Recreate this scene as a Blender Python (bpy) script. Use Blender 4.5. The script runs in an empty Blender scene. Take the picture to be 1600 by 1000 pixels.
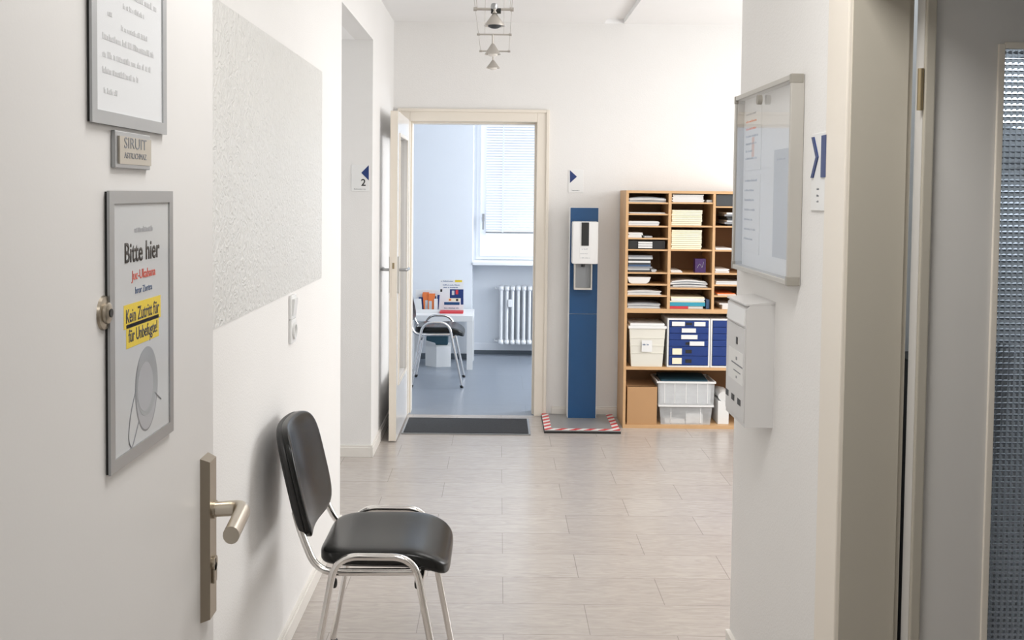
import bpy, bmesh, math, random
from mathutils import Vector, Matrix
random.seed(7)
S = bpy.context.scene
C = S.collection
PI = math.pi
# ------------------------------------------------------------ camera
F = 1640.0; CX, CY = 779.0, 374.0; EYE = 1.5
PITCH, ROLL = math.radians(2.5), math.radians(0.6)
cam = bpy.data.cameras.new('camera'); camo = bpy.data.objects.new('camera', cam); C.objects.link(camo)
RM = Matrix.Rotation(PI/2-PITCH, 3, 'X') @ Matrix.Rotation(ROLL, 3, 'Z')
camo.matrix_world = Matrix.Translation((0, 0, EYE)) @ RM.to_4x4()
cam.sensor_width = 36; cam.lens = 36*F/1600
cam.shift_x = (800-CX)/1600; cam.shift_y = -(500-CY)/1600
cam.clip_start = 0.02
S.camera = camo

def ray(u, v): return RM @ Vector(((u-CX)/F, -(v-CY)/F, -1.0))
def at(u, v, Y):
    d = ray(u, v); return Vector((0, 0, EYE)) + d*(Y/d.y)
def atx(u, v, X):
    d = ray(u, v); return Vector((0, 0, EYE)) + d*(X/d.x)
def atz(u, v, Z):
    d = ray(u, v); return Vector((0, 0, EYE)) + d*((Z-EYE)/d.z)

# ------------------------------------------------------------ world, lights, exposure
S.view_settings.view_transform = 'Standard'; S.view_settings.look = 'None'
S.view_settings.gamma = 1; S.view_settings.use_curve_mapping = False
S.view_settings.exposure = 0.15
w = bpy.data.worlds.new('world'); S.world = w; w.use_nodes = True
bg = w.node_tree.nodes['Background']; bg.inputs[0].default_value = (0.86, 0.93, 1, 1); bg.inputs[1].default_value = 1.25

def area(name, loc, target, sx, sy, power, col):
    l = bpy.data.lights.new(name, 'AREA'); l.shape = 'RECTANGLE'; l.size = sx; l.size_y = sy
    l.energy = power; l.color = col
    o = bpy.data.objects.new(name, l); C.objects.link(o); o.location = loc
    o.rotation_euler = (Vector(target)-Vector(loc)).to_track_quat('-Z', 'Y').to_euler()
    return o
# daylight through the window in the hidden right end of the hall
area('hall_window_daylight', (3.12, 5.3, 1.55), (-1, 5.0, 1.3), 2.2, 1.5, 60, (1.0, 0.99, 0.98))
# unseen fill lights added near the ceilings of hall, entry, vestibule and passage
area('hall_ceiling_fill', (0.9, 4.5, 2.60), (0.9, 4.5, 0), 1.2, 1.2, 15, (1.0, 0.975, 0.95))
area('entry_ceiling_fill', (0.15, 1.7, 2.60), (0.15, 1.7, 0), 0.6, 0.6, 20, (1.0, 0.985, 0.965))
area('vestibule_ceiling_fill', (0.3, -0.6, 2.6), (0.3, -0.6, 0), 0.8, 0.8, 10, (1.0, 0.985, 0.965))
area('passage_ceiling_fill', (-1.9, 5.3, 2.38), (-1.9, 5.3, 0), 0.8, 0.6, 2, (1.0, 0.97, 0.93))
area('passage_daylight', (-2.9, 5.3, 1.5), (0, 5.3, 1.2), 0.9, 1.6, 11, (0.88, 0.94, 1.0))
# far room: cool fill added beyond view; no second window exists
area('far_room_fill', (1.9, 8.5, 1.6), (-1, 8.7, 1.1), 1.6, 1.5, 68, (0.90, 0.945, 1.0))
area('side_room_fill', (1.75, 3.0, 2.6), (1.75, 3.15, 0), 0.9, 0.3, 6, (0.85, 0.93, 1.0))  # added fill washing the back wall, so the glass grades from bright to dark

# ------------------------------------------------------------ materials
def mat(name, col, rough=0.5, metal=0.0, spec=0.5, bump=0, bscale=50, bdist=0.002, var=0.0, vscale=5, coat=0, detail=3):
    m = bpy.data.materials.new(name); m.use_nodes = True
    nt = m.node_tree; b = nt.nodes['Principled BSDF']
    b.inputs['Base Color'].default_value = (*col, 1); b.inputs['Roughness'].default_value = rough
    b.inputs['Metallic'].default_value = metal; b.inputs['Specular IOR Level'].default_value = spec
    b.inputs['Coat Weight'].default_value = coat
    tc = nt.nodes.new('ShaderNodeTexCoord')
    n = nt.nodes.new('ShaderNodeTexNoise'); n.inputs['Scale'].default_value = vscale; n.inputs['Detail'].default_value = 3
    nt.links.new(tc.outputs['Object'], n.inputs['Vector'])
    r = nt.nodes.new('ShaderNodeMapRange')
    r.inputs['To Min'].default_value = 1-max(var, 0.015); r.inputs['To Max'].default_value = 1+max(var, 0.015)
    nt.links.new(n.outputs['Fac'], r.inputs['Value'])
    x = nt.nodes.new('ShaderNodeVectorMath'); x.operation = 'SCALE'; x.inputs[0].default_value = col
    nt.links.new(r.outputs[0], x.inputs['Scale']); nt.links.new(x.outputs[0], b.inputs['Base Color'])
    if bump:
        n2 = nt.nodes.new('ShaderNodeTexNoise'); n2.inputs['Scale'].default_value = bscale; n2.inputs['Detail'].default_value = detail
        nt.links.new(tc.outputs['Object'], n2.inputs['Vector'])
        bp = nt.nodes.new('ShaderNodeBump'); bp.inputs['Strength'].default_value = bump; bp.inputs['Distance'].default_value = bdist
        nt.links.new(n2.outputs['Fac'], bp.inputs['Height']); nt.links.new(bp.outputs[0], b.inputs['Normal'])
    return m
def clear(name, tint=(1, 1, 1), glossmix=1.0, rough=0.02):
    m = bpy.data.materials.new(name); m.use_nodes = True; nt = m.node_tree; nt.nodes.remove(nt.nodes['Principled BSDF'])
    out = nt.nodes['Material Output']
    t = nt.nodes.new('ShaderNodeBsdfTransparent'); t.inputs[0].default_value = (*tint, 1)
    g = nt.nodes.new('ShaderNodeBsdfGlossy'); g.inputs['Roughness'].default_value = rough
    lw = nt.nodes.new('ShaderNodeFresnel'); lw.inputs['IOR'].default_value = 1.45
    mr = nt.nodes.new('ShaderNodeMapRange'); mr.inputs['To Min'].default_value = 0.0; mr.inputs['To Max'].default_value = glossmix
    mx = nt.nodes.new('ShaderNodeMixShader')
    ge = nt.nodes.new('ShaderNodeNewGeometry'); fr_ = nt.nodes.new('ShaderNodeMath'); fr_.operation = 'SUBTRACT'; fr_.inputs[0].default_value = 1.0
    mu = nt.nodes.new('ShaderNodeMath'); mu.operation = 'MULTIPLY'
    nt.links.new(ge.outputs['Backfacing'], fr_.inputs[1]); nt.links.new(mr.outputs[0], mu.inputs[0]); nt.links.new(fr_.outputs[0], mu.inputs[1])
    nt.links.new(lw.outputs['Fac'], mr.inputs['Value']); nt.links.new(mu.outputs[0], mx.inputs[0])
    nt.links.new(t.outputs[0], mx.inputs[1]); nt.links.new(g.outputs[0], mx.inputs[2]); nt.links.new(mx.outputs[0], out.inputs['Surface'])
    return m
M = {}
M['wall'] = mat('wall_paint', (0.82, 0.808, 0.79), 0.75, bump=0.35, bscale=170, bdist=0.002, detail=2)
M['wall_blue_daylit'] = mat('far_room_paint', (0.76, 0.79, 0.83), 0.7, bump=0.2, bscale=170)  # blue tint of the daylight is mixed into the wall colour
M['ceiling'] = mat('ceiling_paint', (0.90, 0.895, 0.89), 0.85)
M['trim'] = mat('cream_lacquer', (0.80, 0.74, 0.65), 0.35, bump=0.05, bscale=20)
M['skirt'] = mat('skirting_white', (0.80, 0.77, 0.72), 0.4)
M['jamb'] = mat('beige_frame_lacquer', (0.48, 0.445, 0.375), 0.4)
M['door_grey'] = mat('grey_door_lacquer', (0.69, 0.67, 0.64), 0.35, bump=0.06, bscale=220, bdist=0.001)
M['door_white'] = mat('white_door_lacquer', (0.68, 0.67, 0.66), 0.38, bump=0.08, bscale=240, bdist=0.001)
M['leaf'] = mat('leaf_white_lacquer', (0.80, 0.79, 0.78), 0.18)
M['alu'] = mat('brushed_aluminium', (0.40, 0.41, 0.42), 0.32, 0.9, bump=0.03)
M['alu_matt'] = mat('matt_aluminium', (0.56, 0.54, 0.50), 0.45, 0.55)
M['corner'] = mat('grey_corner_plastic', (0.33, 0.31, 0.27), 0.5)
M['chrome'] = mat('chrome', (0.80, 0.78, 0.76), 0.12, 1.0)
M['nickel'] = mat('satin_nickel', (0.42, 0.37, 0.30), 0.33, 1.0)
M['nickel_light'] = mat('satin_nickel_light', (0.62, 0.57, 0.49), 0.3, 1.0)
M['lamp_metal'] = mat('lamp_metal', (0.52, 0.49, 0.45), 0.35, 0.7)
M['black'] = mat('black_plastic', (0.012, 0.012, 0.012), 0.45)
M['leather'] = mat('black_leatherette', (0.009, 0.0095, 0.009), 0.25, spec=0.32, bump=0.12, bscale=260, bdist=0.0008)
M['blue'] = mat('petrol_blue_lacquer', (0.008, 0.068, 0.19), 0.4)
M['navy'] = mat('navy_print', (0.01, 0.035, 0.16), 0.4)
M['blue_plastic'] = mat('blue_plastic', (0.006, 0.035, 0.19), 0.35)
M['white_plastic'] = mat('white_plastic', (0.82, 0.82, 0.81), 0.35)
M['cream_plastic'] = mat('cream_plastic', (0.76, 0.74, 0.66), 0.4)
M['paper'] = mat('white_paper', (0.80, 0.80, 0.79), 0.8)
M['paper_cool'] = mat('cool_white_paper', (0.70, 0.715, 0.735), 0.7)
M['paper_grey'] = mat('greyish_paper', (0.57, 0.585, 0.60), 0.7)
M['paper_cream'] = mat('cream_paper', (0.88, 0.82, 0.62), 0.8, var=0.05)
M['ink'] = mat('black_ink', (0.02, 0.02, 0.02), 0.6)
M['ink_pale'] = mat('pale_ink', (0.42, 0.43, 0.46), 0.7)
M['ink_faint'] = mat('faint_ink', (0.60, 0.605, 0.62), 0.7)
M['ink_grey'] = mat('grey_ink', (0.22, 0.23, 0.25), 0.7)
M['ink_red'] = mat('red_ink', (0.65, 0.10, 0.07), 0.6)
M['ink_blue'] = mat('blue_ink', (0.07, 0.13, 0.25), 0.6)
M['yellow'] = mat('yellow_print', (0.80, 0.60, 0.03), 0.6)
M['orange'] = mat('orange_print', (0.80, 0.20, 0.05), 0.6)
M['orange_pale'] = mat('pale_orange_print', (0.75, 0.48, 0.36), 0.6)
M['red'] = mat('red_print', (0.60, 0.04, 0.05), 0.5)
M['teal'] = mat('teal_card', (0.03, 0.30, 0.42), 0.5)
M['dark_teal'] = mat('dark_teal_fabric', (0.015, 0.06, 0.09), 0.6)
M['purple'] = mat('purple_card', (0.05, 0.015, 0.10), 0.5, var=0.6, vscale=60)
M['dark_grey'] = mat('dark_grey_card', (0.05, 0.055, 0.06), 0.6)
M['mid_grey'] = mat('mid_grey_card', (0.25, 0.26, 0.28), 0.6)
M['steel'] = mat('grey_steel', (0.34, 0.335, 0.33), 0.45, 0.4)
M['tray'] = mat('grey_tray_plastic', (0.24, 0.25, 0.26), 0.4)
M['cardboard'] = mat('cardboard', (0.50, 0.29, 0.14), 0.8, var=0.06, vscale=8)
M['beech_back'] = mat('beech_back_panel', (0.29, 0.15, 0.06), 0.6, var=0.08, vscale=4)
M['radiator'] = mat('white_enamel', (0.82, 0.83, 0.84), 0.3)
M['pvc'] = mat('white_pvc', (0.85, 0.87, 0.90), 0.3)
M['slat'] = mat('white_slat', (0.68, 0.71, 0.76), 0.45)
M['far_floor_dark'] = mat('dark_skirting', (0.10, 0.12, 0.14), 0.5)
M['bronze_plate'] = mat('bronze_plate', (0.46, 0.42, 0.36), 0.45)
M['brass'] = mat('aged_brass', (0.35, 0.28, 0.17), 0.4, 0.8)
M['glass'] = clear('pane_glass')
M['case_glass'] = clear('case_glass', glossmix=1.3)
M['film'] = clear('clear_film', glossmix=0.55, rough=0.12)
M['lens'] = mat('frosted_bulb', (0.9, 0.85, 0.78), 0.3)

def translucent_plastic():
    m = bpy.data.materials.new('translucent_plastic'); m.use_nodes = True; nt = m.node_tree
    b = nt.nodes['Principled BSDF']; b.inputs['Base Color'].default_value = (0.85, 0.87, 0.88, 1); b.inputs['Roughness'].default_value = 0.3
    t = nt.nodes.new('ShaderNodeBsdfTransparent'); mx = nt.nodes.new('ShaderNodeMixShader')
    n = nt.nodes.new('ShaderNodeTexNoise'); n.inputs['Scale'].default_value = 6
    mr = nt.nodes.new('ShaderNodeMapRange'); mr.inputs['To Min'].default_value = 0.35; mr.inputs['To Max'].default_value = 0.5
    nt.links.new(n.outputs['Fac'], mr.inputs['Value']); nt.links.new(mr.outputs[0], mx.inputs[0])
    nt.links.new(t.outputs[0], mx.inputs[1]); nt.links.new(b.outputs[0], mx.inputs[2])
    nt.links.new(mx.outputs[0], nt.nodes['Material Output'].inputs['Surface'])
    return m
M['translucent'] = translucent_plastic()

def pattern_glass():
    m = bpy.data.materials.new('cross_reeded_glass'); m.use_nodes = True; nt = m.node_tree
    b = nt.nodes['Principled BSDF']; b.inputs['Base Color'].default_value = (0.80, 0.88, 0.98, 1); b.inputs['Roughness'].default_value = 0.06
    b.inputs['Transmission Weight'].default_value = 0.9; b.inputs['IOR'].default_value = 1.5
    n = nt.nodes.new('ShaderNodeTexNoise'); n.inputs['Scale'].default_value = 30
    mr = nt.nodes.new('ShaderNodeMapRange'); mr.inputs['To Min'].default_value = 0.01; mr.inputs['To Max'].default_value = 0.05
    nt.links.new(n.outputs['Fac'], mr.inputs['Value']); nt.links.new(mr.outputs[0], b.inputs['Roughness'])
    return m
M['pattern_glass'] = pattern_glass()

def wood(name, c1, c2):
    m = mat(name, c1, 0.45); nt = m.node_tree; b = nt.nodes['Principled BSDF']
    tc = nt.nodes.new('ShaderNodeTexCoord'); mp = nt.nodes.new('ShaderNodeMapping'); mp.inputs['Scale'].default_value = (3, 3, 3)
    n = nt.nodes.new('ShaderNodeTexNoise'); n.inputs['Scale'].default_value = 4; n.inputs['Detail'].default_value = 6; n.inputs['Distortion'].default_value = 0.6
    cr = nt.nodes.new('ShaderNodeMix'); cr.data_type = 'RGBA'; cr.inputs[6].default_value = (*c1, 1); cr.inputs[7].default_value = (*c2, 1)
    nt.links.new(tc.outputs['Object'], mp.inputs['Vector']); nt.links.new(mp.outputs[0], n.inputs['Vector'])
    nt.links.new(n.outputs['Fac'], cr.inputs[0]); nt.links.new(cr.outputs[2], b.inputs['Base Color'])
    return m
M['beech'] = wood('beech_veneer', (0.68, 0.43, 0.22), (0.57, 0.34, 0.165))

def floor_mat(name, c1, c2, mortar, bw, rh, ox, oy, rough, grain, spec=0.5, coat=0.0):
    m = bpy.data.materials.new(name); m.use_nodes = True; nt = m.node_tree; b = nt.nodes['Principled BSDF']
    tc = nt.nodes.new('ShaderNodeTexCoord'); mp = nt.nodes.new('ShaderNodeMapping'); mp.inputs['Location'].default_value = (-ox, -oy, 0)
    br = nt.nodes.new('ShaderNodeTexBrick'); br.inputs['Scale'].default_value = 1; br.inputs['Brick Width'].default_value = bw
    br.inputs['Row Height'].default_value = rh; br.inputs['Mortar Size'].default_value = 0.0016; br.inputs['Mortar Smooth'].default_value = 0.2
    br.inputs['Color1'].default_value = (*c1, 1); br.inputs['Color2'].default_value = (*c2, 1); br.inputs['Mortar'].default_value = (*mortar, 1)
    br.offset = 0.5
    nt.links.new(tc.outputs['Object'], mp.inputs['Vector']); nt.links.new(mp.outputs[0], br.inputs['Vector'])
    m2 = nt.nodes.new('ShaderNodeMapping'); m2.inputs['Scale'].default_value = (9, 44, 9)
    n = nt.nodes.new('ShaderNodeTexNoise'); n.inputs['Scale'].default_value = 1.0; n.inputs['Detail'].default_value = 5; n.inputs['Distortion'].default_value = 1.6
    nt.links.new(tc.outputs['Object'], m2.inputs['Vector']); nt.links.new(m2.outputs[0], n.inputs['Vector'])
    mr = nt.nodes.new('ShaderNodeMapRange'); mr.inputs['From Min'].default_value = 0.3; mr.inputs['From Max'].default_value = 0.7
    mr.inputs['To Min'].default_value = 1-grain; mr.inputs['To Max'].default_value = 1+grain
    sc = nt.nodes.new('ShaderNodeVectorMath'); sc.operation = 'SCALE'
    nt.links.new(n.outputs['Fac'], mr.inputs['Value']); nt.links.new(br.outputs['Color'], sc.inputs[0]); nt.links.new(mr.outputs[0], sc.inputs['Scale'])
    nt.links.new(sc.outputs[0], b.inputs['Base Color'])
    b.inputs['Roughness'].default_value = rough; b.inputs['Specular IOR Level'].default_value = spec
    bp = nt.nodes.new('ShaderNodeBump'); bp.inputs['Strength'].default_value = 0.12; bp.inputs['Distance'].default_value = 0.002
    nt.links.new(n.outputs['Fac'], bp.inputs['Height']); nt.links.new(bp.outputs[0], b.inputs['Normal'])
    return m
M['floor'] = floor_mat('vinyl_plank_floor', (0.45, 0.407, 0.373), (0.48, 0.437, 0.403), (0.30, 0.27, 0.25), 0.593, 0.267, 0.03, 3.515, 0.23, 0.10)
M['floor_far'] = floor_mat('blue_grey_floor', (0.225, 0.255, 0.30), (0.24, 0.27, 0.315), (0.15, 0.17, 0.2), 0.9, 0.6, 0.2, 7.4, 0.3, 0.05)

def emboss():
    m = mat('embossed_paint', (0.68, 0.675, 0.65), 0.38); nt = m.node_tree; b = nt.nodes['Principled BSDF']
    tc = nt.nodes.new('ShaderNodeTexCoord')
    n = nt.nodes.new('ShaderNodeTexNoise'); n.inputs['Scale'].default_value = 32; n.inputs['Detail'].default_value = 2; n.inputs['Distortion'].default_value = 2.2
    nt.links.new(tc.outputs['Object'], n.inputs['Vector'])
    bp = nt.nodes.new('ShaderNodeBump'); bp.inputs['Strength'].default_value = 0.75; bp.inputs['Distance'].default_value = 0.007
    nt.links.new(n.outputs['Fac'], bp.inputs['Height']); nt.links.new(bp.outputs[0], b.inputs['Normal'])
    return m
M['emboss'] = emboss()

def speckle(name, c1, c2, scale):
    m = mat(name, c1, 0.95); nt = m.node_tree; b = nt.nodes['Principled BSDF']
    tc = nt.nodes.new('ShaderNodeTexCoord'); n = nt.nodes.new('ShaderNodeTexNoise'); n.inputs['Scale'].default_value = scale; n.inputs['Detail'].default_value = 4
    cr = nt.nodes.new('ShaderNodeMix'); cr.data_type = 'RGBA'; cr.inputs[6].default_value = (*c1, 1); cr.inputs[7].default_value = (*c2, 1)
    nt.links.new(tc.outputs['Object'], n.inputs['Vector']); nt.links.new(n.outputs['Fac'], cr.inputs[0]); nt.links.new(cr.outputs[2], b.inputs['Base Color'])
    return m
M['mat_pile'] = speckle('doormat_pile', (0.008, 0.009, 0.011), (0.055, 0.058, 0.065), 140)

def stripes():
    m = mat('red_white_tape', (0.8, 0.8, 0.8), 0.5); nt = m.node_tree; b = nt.nodes['Principled BSDF']
    tc = nt.nodes.new('ShaderNodeTexCoord'); sp = nt.nodes.new('ShaderNodeSeparateXYZ'); nt.links.new(tc.outputs['Object'], sp.inputs[0])
    a = nt.nodes.new('ShaderNodeMath'); a.operation = 'SUBTRACT'; nt.links.new(sp.outputs[0], a.inputs[0]); nt.links.new(sp.outputs[1], a.inputs[1])
    f = nt.nodes.new('ShaderNodeMath'); f.operation = 'MULTIPLY'; f.inputs[1].default_value = 11; nt.links.new(a.outputs[0], f.inputs[0])
    g = nt.nodes.new('ShaderNodeMath'); g.operation = 'FRACT'; nt.links.new(f.outputs[0], g.inputs[0])
    h = nt.nodes.new('ShaderNodeMath'); h.operation = 'GREATER_THAN'; h.inputs[1].default_value = 0.5; nt.links.new(g.outputs[0], h.inputs[0])
    cr = nt.nodes.new('ShaderNodeMix'); cr.data_type = 'RGBA'; cr.inputs[6].default_value = (0.78, 0.76, 0.74, 1); cr.inputs[7].default_value = (0.62, 0.05, 0.05, 1)
    nt.links.new(h.outputs[0], cr.inputs[0]); nt.links.new(cr.outputs[2], b.inputs['Base Color'])
    return m
M['tape'] = stripes()

# ------------------------------------------------------------ mesh helpers
def org(o):
    v = Vector((0, 0, 0))
    while o is not None: v += o.location; o = o.parent
    return v
class MB:
    def __init__(s): s.bm = bmesh.new()
    def add(s, verts, faces):
        vs = [s.bm.verts.new(v) for v in verts]
        for f in faces:
            try: s.bm.faces.new([vs[i] for i in f])
            except ValueError: pass
        return vs
    def box(s, x0, x1, y0, y1, z0, z1, bev=0):
        x0, x1 = min(x0, x1), max(x0, x1); y0, y1 = min(y0, y1), max(y0, y1); z0, z1 = min(z0, z1), max(z0, z1)
        vs = s.add([(x0,y0,z0),(x1,y0,z0),(x1,y1,z0),(x0,y1,z0),(x0,y0,z1),(x1,y0,z1),(x1,y1,z1),(x0,y1,z1)],
                   [(0,3,2,1),(4,5,6,7),(0,1,5,4),(1,2,6,5),(2,3,7,6),(3,0,4,7)])
        if bev:
            es = list({e for v in vs for e in v.link_edges})
            bmesh.ops.bevel(s.bm, geom=es, offset=bev, segments=2, affect='EDGES', profile=0.6)
        return s
    def hexa(s, p):   # 8 points ordered like box
        s.add(p, [(0,3,2,1),(4,5,6,7),(0,1,5,4),(1,2,6,5),(2,3,7,6),(3,0,4,7)]); return s
    def cyl(s, p0, p1, r, r2=None, seg=16, caps=True):
        p0, p1 = Vector(p0), Vector(p1); r2 = r if r2 is None else r2
        d = (p1-p0).normalized(); a = d.orthogonal().normalized(); b = d.cross(a)
        vs = []
        for p, q in ((p0, r), (p1, r2)):
            for i in range(seg):
                t = 2*PI*i/seg; vs.append(p+(a*math.cos(t)+b*math.sin(t))*q)
        f = [(i, (i+1) % seg, seg+(i+1) % seg, seg+i) for i in range(seg)]
        if caps: f += [tuple(range(seg))[::-1], tuple(range(seg, 2*seg))]
        s.add(vs, f); return s
    def tube(s, path, r, seg=12, ry=None):
        path = [Vector(p) for p in path]; n = len(path); rings = []
        a = None
        for i, p in enumerate(path):
            d = ((path[min(i+1, n-1)]-path[max(i-1, 0)])).normalized()
            if a is None: a = d.orthogonal().normalized()
            else: a = (a-d*a.dot(d)).normalized()
            b = d.cross(a)
            rr = r[i] if isinstance(r, (list, tuple)) else r
            rings.append([p+(a*math.cos(2*PI*k/seg)+b*math.sin(2*PI*k/seg))*rr for k in range(seg)])
        vs = [v for R in rings for v in R]; f = []
        for i in range(n-1):
            for k in range(seg):
                k2 = (k+1) % seg; f.append((i*seg+k, i*seg+k2, (i+1)*seg+k2, (i+1)*seg+k))
        f += [tuple(range(seg))[::-1], tuple(range((n-1)*seg, n*seg))]
        s.add(vs, f); return s
    def prism(s, poly, ext):   # poly: list of 3D points, ext: vector
        e = Vector(ext); n = len(poly); vs = [Vector(p) for p in poly]+[Vector(p)+e for p in poly]
        f = [tuple(range(n))[::-1], tuple(range(n, 2*n))]+[(i, (i+1) % n, n+(i+1) % n, n+i) for i in range(n)]
        s.add(vs, f); return s
    def lathe(s, prof, c, seg=24, axis='Z'):   # prof (r,h)
        c = Vector(c); vs = []
        for r, h in prof:
            for k in range(seg):
                t = 2*PI*k/seg; u, v = r*math.cos(t), r*math.sin(t)
                vs.append(c+(Vector((u, v, h)) if axis == 'Z' else Vector((h, u, v)) if axis == 'X' else Vector((u, h, v))))
        f = []
        for i in range(len(prof)-1):
            for k in range(seg):
                k2 = (k+1) % seg; f.append((i*seg+k, i*seg+k2, (i+1)*seg+k2, (i+1)*seg+k))
        s.add(vs, f); return s
    def pad(s, c, size, n=5, cuts=12, fn=None):
        b2 = bmesh.new(); bmesh.ops.create_cube(b2, size=2)
        bmesh.ops.subdivide_edges(b2, edges=b2.edges[:], cuts=cuts, use_grid_fill=True)
        for v in b2.verts:
            x, y, z = v.co
            k = (abs(x)**n[0]+abs(y)**n[1]+abs(z)**n[2])**(1/max(n)) if isinstance(n, tuple) else (abs(x)**n+abs(y)**n+abs(z)**n)**(1/n)
            p = Vector((x/k*size[0]/2, y/k*size[1]/2, z/k*size[2]/2))
            if fn: p = fn(p)
            v.co = p+Vector(c)
        me = bpy.data.meshes.new('t'); b2.to_mesh(me); s.bm.from_mesh(me); bpy.data.meshes.remove(me); b2.free(); return s
    def build(s, name, m, parent=None, origin=None, smooth=False, doubles=False):
        if doubles: bmesh.ops.remove_doubles(s.bm, verts=s.bm.verts[:], dist=1e-5)
        bmesh.ops.recalc_face_normals(s.bm, faces=s.bm.faces[:])
        me = bpy.data.meshes.new(name)
        if origin == 'base':
            xs = [v.co for v in s.bm.verts]
            lo = Vector([min(v[i] for v in xs) for i in range(3)]); hi = Vector([max(v[i] for v in xs) for i in range(3)])
            origin = Vector(((lo.x+hi.x)/2, (lo.y+hi.y)/2, lo.z))
        o0 = org(parent) if parent else (Vector(origin) if origin is not None else Vector((0, 0, 0)))
        for v in s.bm.verts: v.co -= o0
        s.bm.to_mesh(me); s.bm.free()
        for mm in (m if isinstance(m, list) else [m]): me.materials.append(M[mm] if isinstance(mm, str) else mm)
        if smooth:
            for p in me.polygons: p.use_smooth = True
            try: me.set_sharp_from_angle(angle=math.radians(38))
            except Exception: pass
        o = bpy.data.objects.new(name, me); C.objects.link(o)
        if parent: o.parent = parent
        else: o.location = o0
        return o
def B(*a, bev=0): return MB().box(*a, bev=bev)
def thing(name, loc, label, cat, group=None):
    o = bpy.data.objects.new(name, None); C.objects.link(o); o.location = loc; o.empty_display_size = 0.05
    o['label'] = label; o['category'] = cat
    if group: o['group'] = group
    return o
def tag(o, label, cat, group=None):
    o['label'] = label; o['category'] = cat
    if group: o['group'] = group
    return o
def struct(name, mb, m, parent=None, smooth=False):
    o = mb.build(name, m, parent, smooth=smooth)
    if not parent: o['kind'] = 'structure'
    return o
def fillet(pts, rad, n=7):
    pts = [Vector(p) for p in pts]; out = [pts[0]]
    for i in range(1, len(pts)-1):
        p, a, b = pts[i], pts[i-1], pts[i+1]
        r = rad[i-1] if isinstance(rad, (list, tuple)) else rad
        u, v = (a-p).normalized(), (b-p).normalized()
        r = min(r, (a-p).length*0.49, (b-p).length*0.49)
        s, e = p+u*r, p+v*r
        for k in range(n+1):
            t = k/n; out.append(s*(1-t)**2+p*2*t*(1-t)+e*t*t)
    out.append(pts[-1]); return out
def text(name, body, m, parent, pos, xd, yd, height, width=None, ext=0.0006, align='CENTER', bold=0.0):
    """lettering: pos = baseline centre; xd, yd = unit vectors; height = cap height"""
    cu = bpy.data.curves.new(name, 'FONT'); cu.body = body; cu.align_x = align; cu.size = 1; cu.offset = bold; cu.resolution_u = 3
    o = bpy.data.objects.new(name, cu); C.objects.link(o); bpy.context.view_layer.update()
    me = bpy.data.meshes.new_from_object(o); bpy.data.objects.remove(o); bpy.data.curves.remove(cu)
    xs = [v.co.x for v in me.vertices]; wd = max(xs)-min(xs); cx = (max(xs)+min(xs))/2 if align == 'CENTER' else min(xs)
    sy = height/0.70; sx = (width/wd) if width else sy
    xd, yd = Vector(xd).normalized(), Vector(yd).normalized(); nd = xd.cross(yd); o0 = org(parent)
    bm = bmesh.new(); bm.from_mesh(me)
    r = bmesh.ops.extrude_face_region(bm, geom=bm.faces[:])
    vset = {g for g in r['geom'] if isinstance(g, bmesh.types.BMVert)}
    for v in vset: v.co.z += 1
    for v in bm.verts:
        c = v.co.copy(); v.co = Vector(pos)+xd*((c.x-cx)*sx)+yd*(c.y*sy)+nd*(c.z*ext)-o0
    bmesh.ops.recalc_face_normals(bm, faces=bm.faces[:])
    bm.to_mesh(me); bm.free(); me.materials.clear(); me.materials.append(M[m])
    ob = bpy.data.objects.new(name, me); C.objects.link(ob); ob.parent = parent
    return ob
def copy_tree(o, parent=None):
    c = o.copy(); C.objects.link(c)
    if parent: c.parent = parent
    for ch in list(o.children): copy_tree(ch, c)
    return c
# scribble: a line of small print too small to read, drawn as little strokes
def scribble(mb, pos, xd, yd, width, h, nd, rnd, ext=0.0004, gap=0.35):
    xd, yd, nd = Vector(xd), Vector(yd), Vector(nd); x = 0; pos = Vector(pos)
    while x < width:
        wl = h*rnd.uniform(0.25, 0.6)
        if x+wl > width: break
        hh = h*rnd.choice((0.65, 0.65, 1.0, 0.8)); p = pos+xd*x
        mb.prism([p, p+xd*wl, p+xd*wl+yd*hh, p+yd*hh], nd*ext)
        x += wl+h*(gap*0.5 if rnd.random() > 0.16 else 0.7)

# ------------------------------------------------------------ dimensions
XL, XR, YF, ZC = -0.693, 0.78, 7.05, 2.64
XL2 = -0.712
NB = 5.90; NA = 4.61; NZ = at(582, 62, 5.90).z           # side passage in the left wall
OX0, OX1, OZ = -0.60, at(838, 300, YF).x, at(740, 190, YF).z   # far doorway
YJ = 2.32                                  # far jamb of the right-hand doorway
# ------------------------------------------------------------ structure
struct('floor', B(-3.2, 3.4, -1.7, 7.05, -0.06, 0.0), 'floor')
struct('floor_far_room', B(-2.2, 2.2, 7.05, 9.95, -0.06, 0.0), 'floor_far')
cl = MB()
cl.box(-3.2, 0.69, -1.7, 7.2, ZC, ZC+0.03); cl.box(0.82, 3.4, -1.7, 7.2, ZC, ZC+0.03); cl.box(-3.2, 3.4, -1.7, 7.2, ZC+0.03, ZC+0.1)
cl.box(0.69, 0.82, -1.7, 3.42, ZC, ZC+0.03); cl.box(0.69, 0.82, 7.05, 7.2, ZC, ZC+0.03)
struct('ceiling', cl, 'ceiling')
struct('ceiling_far_room', B(-2.2, 2.2, 7.2, 10.1, 2.64, 2.74), 'ceiling')
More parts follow.
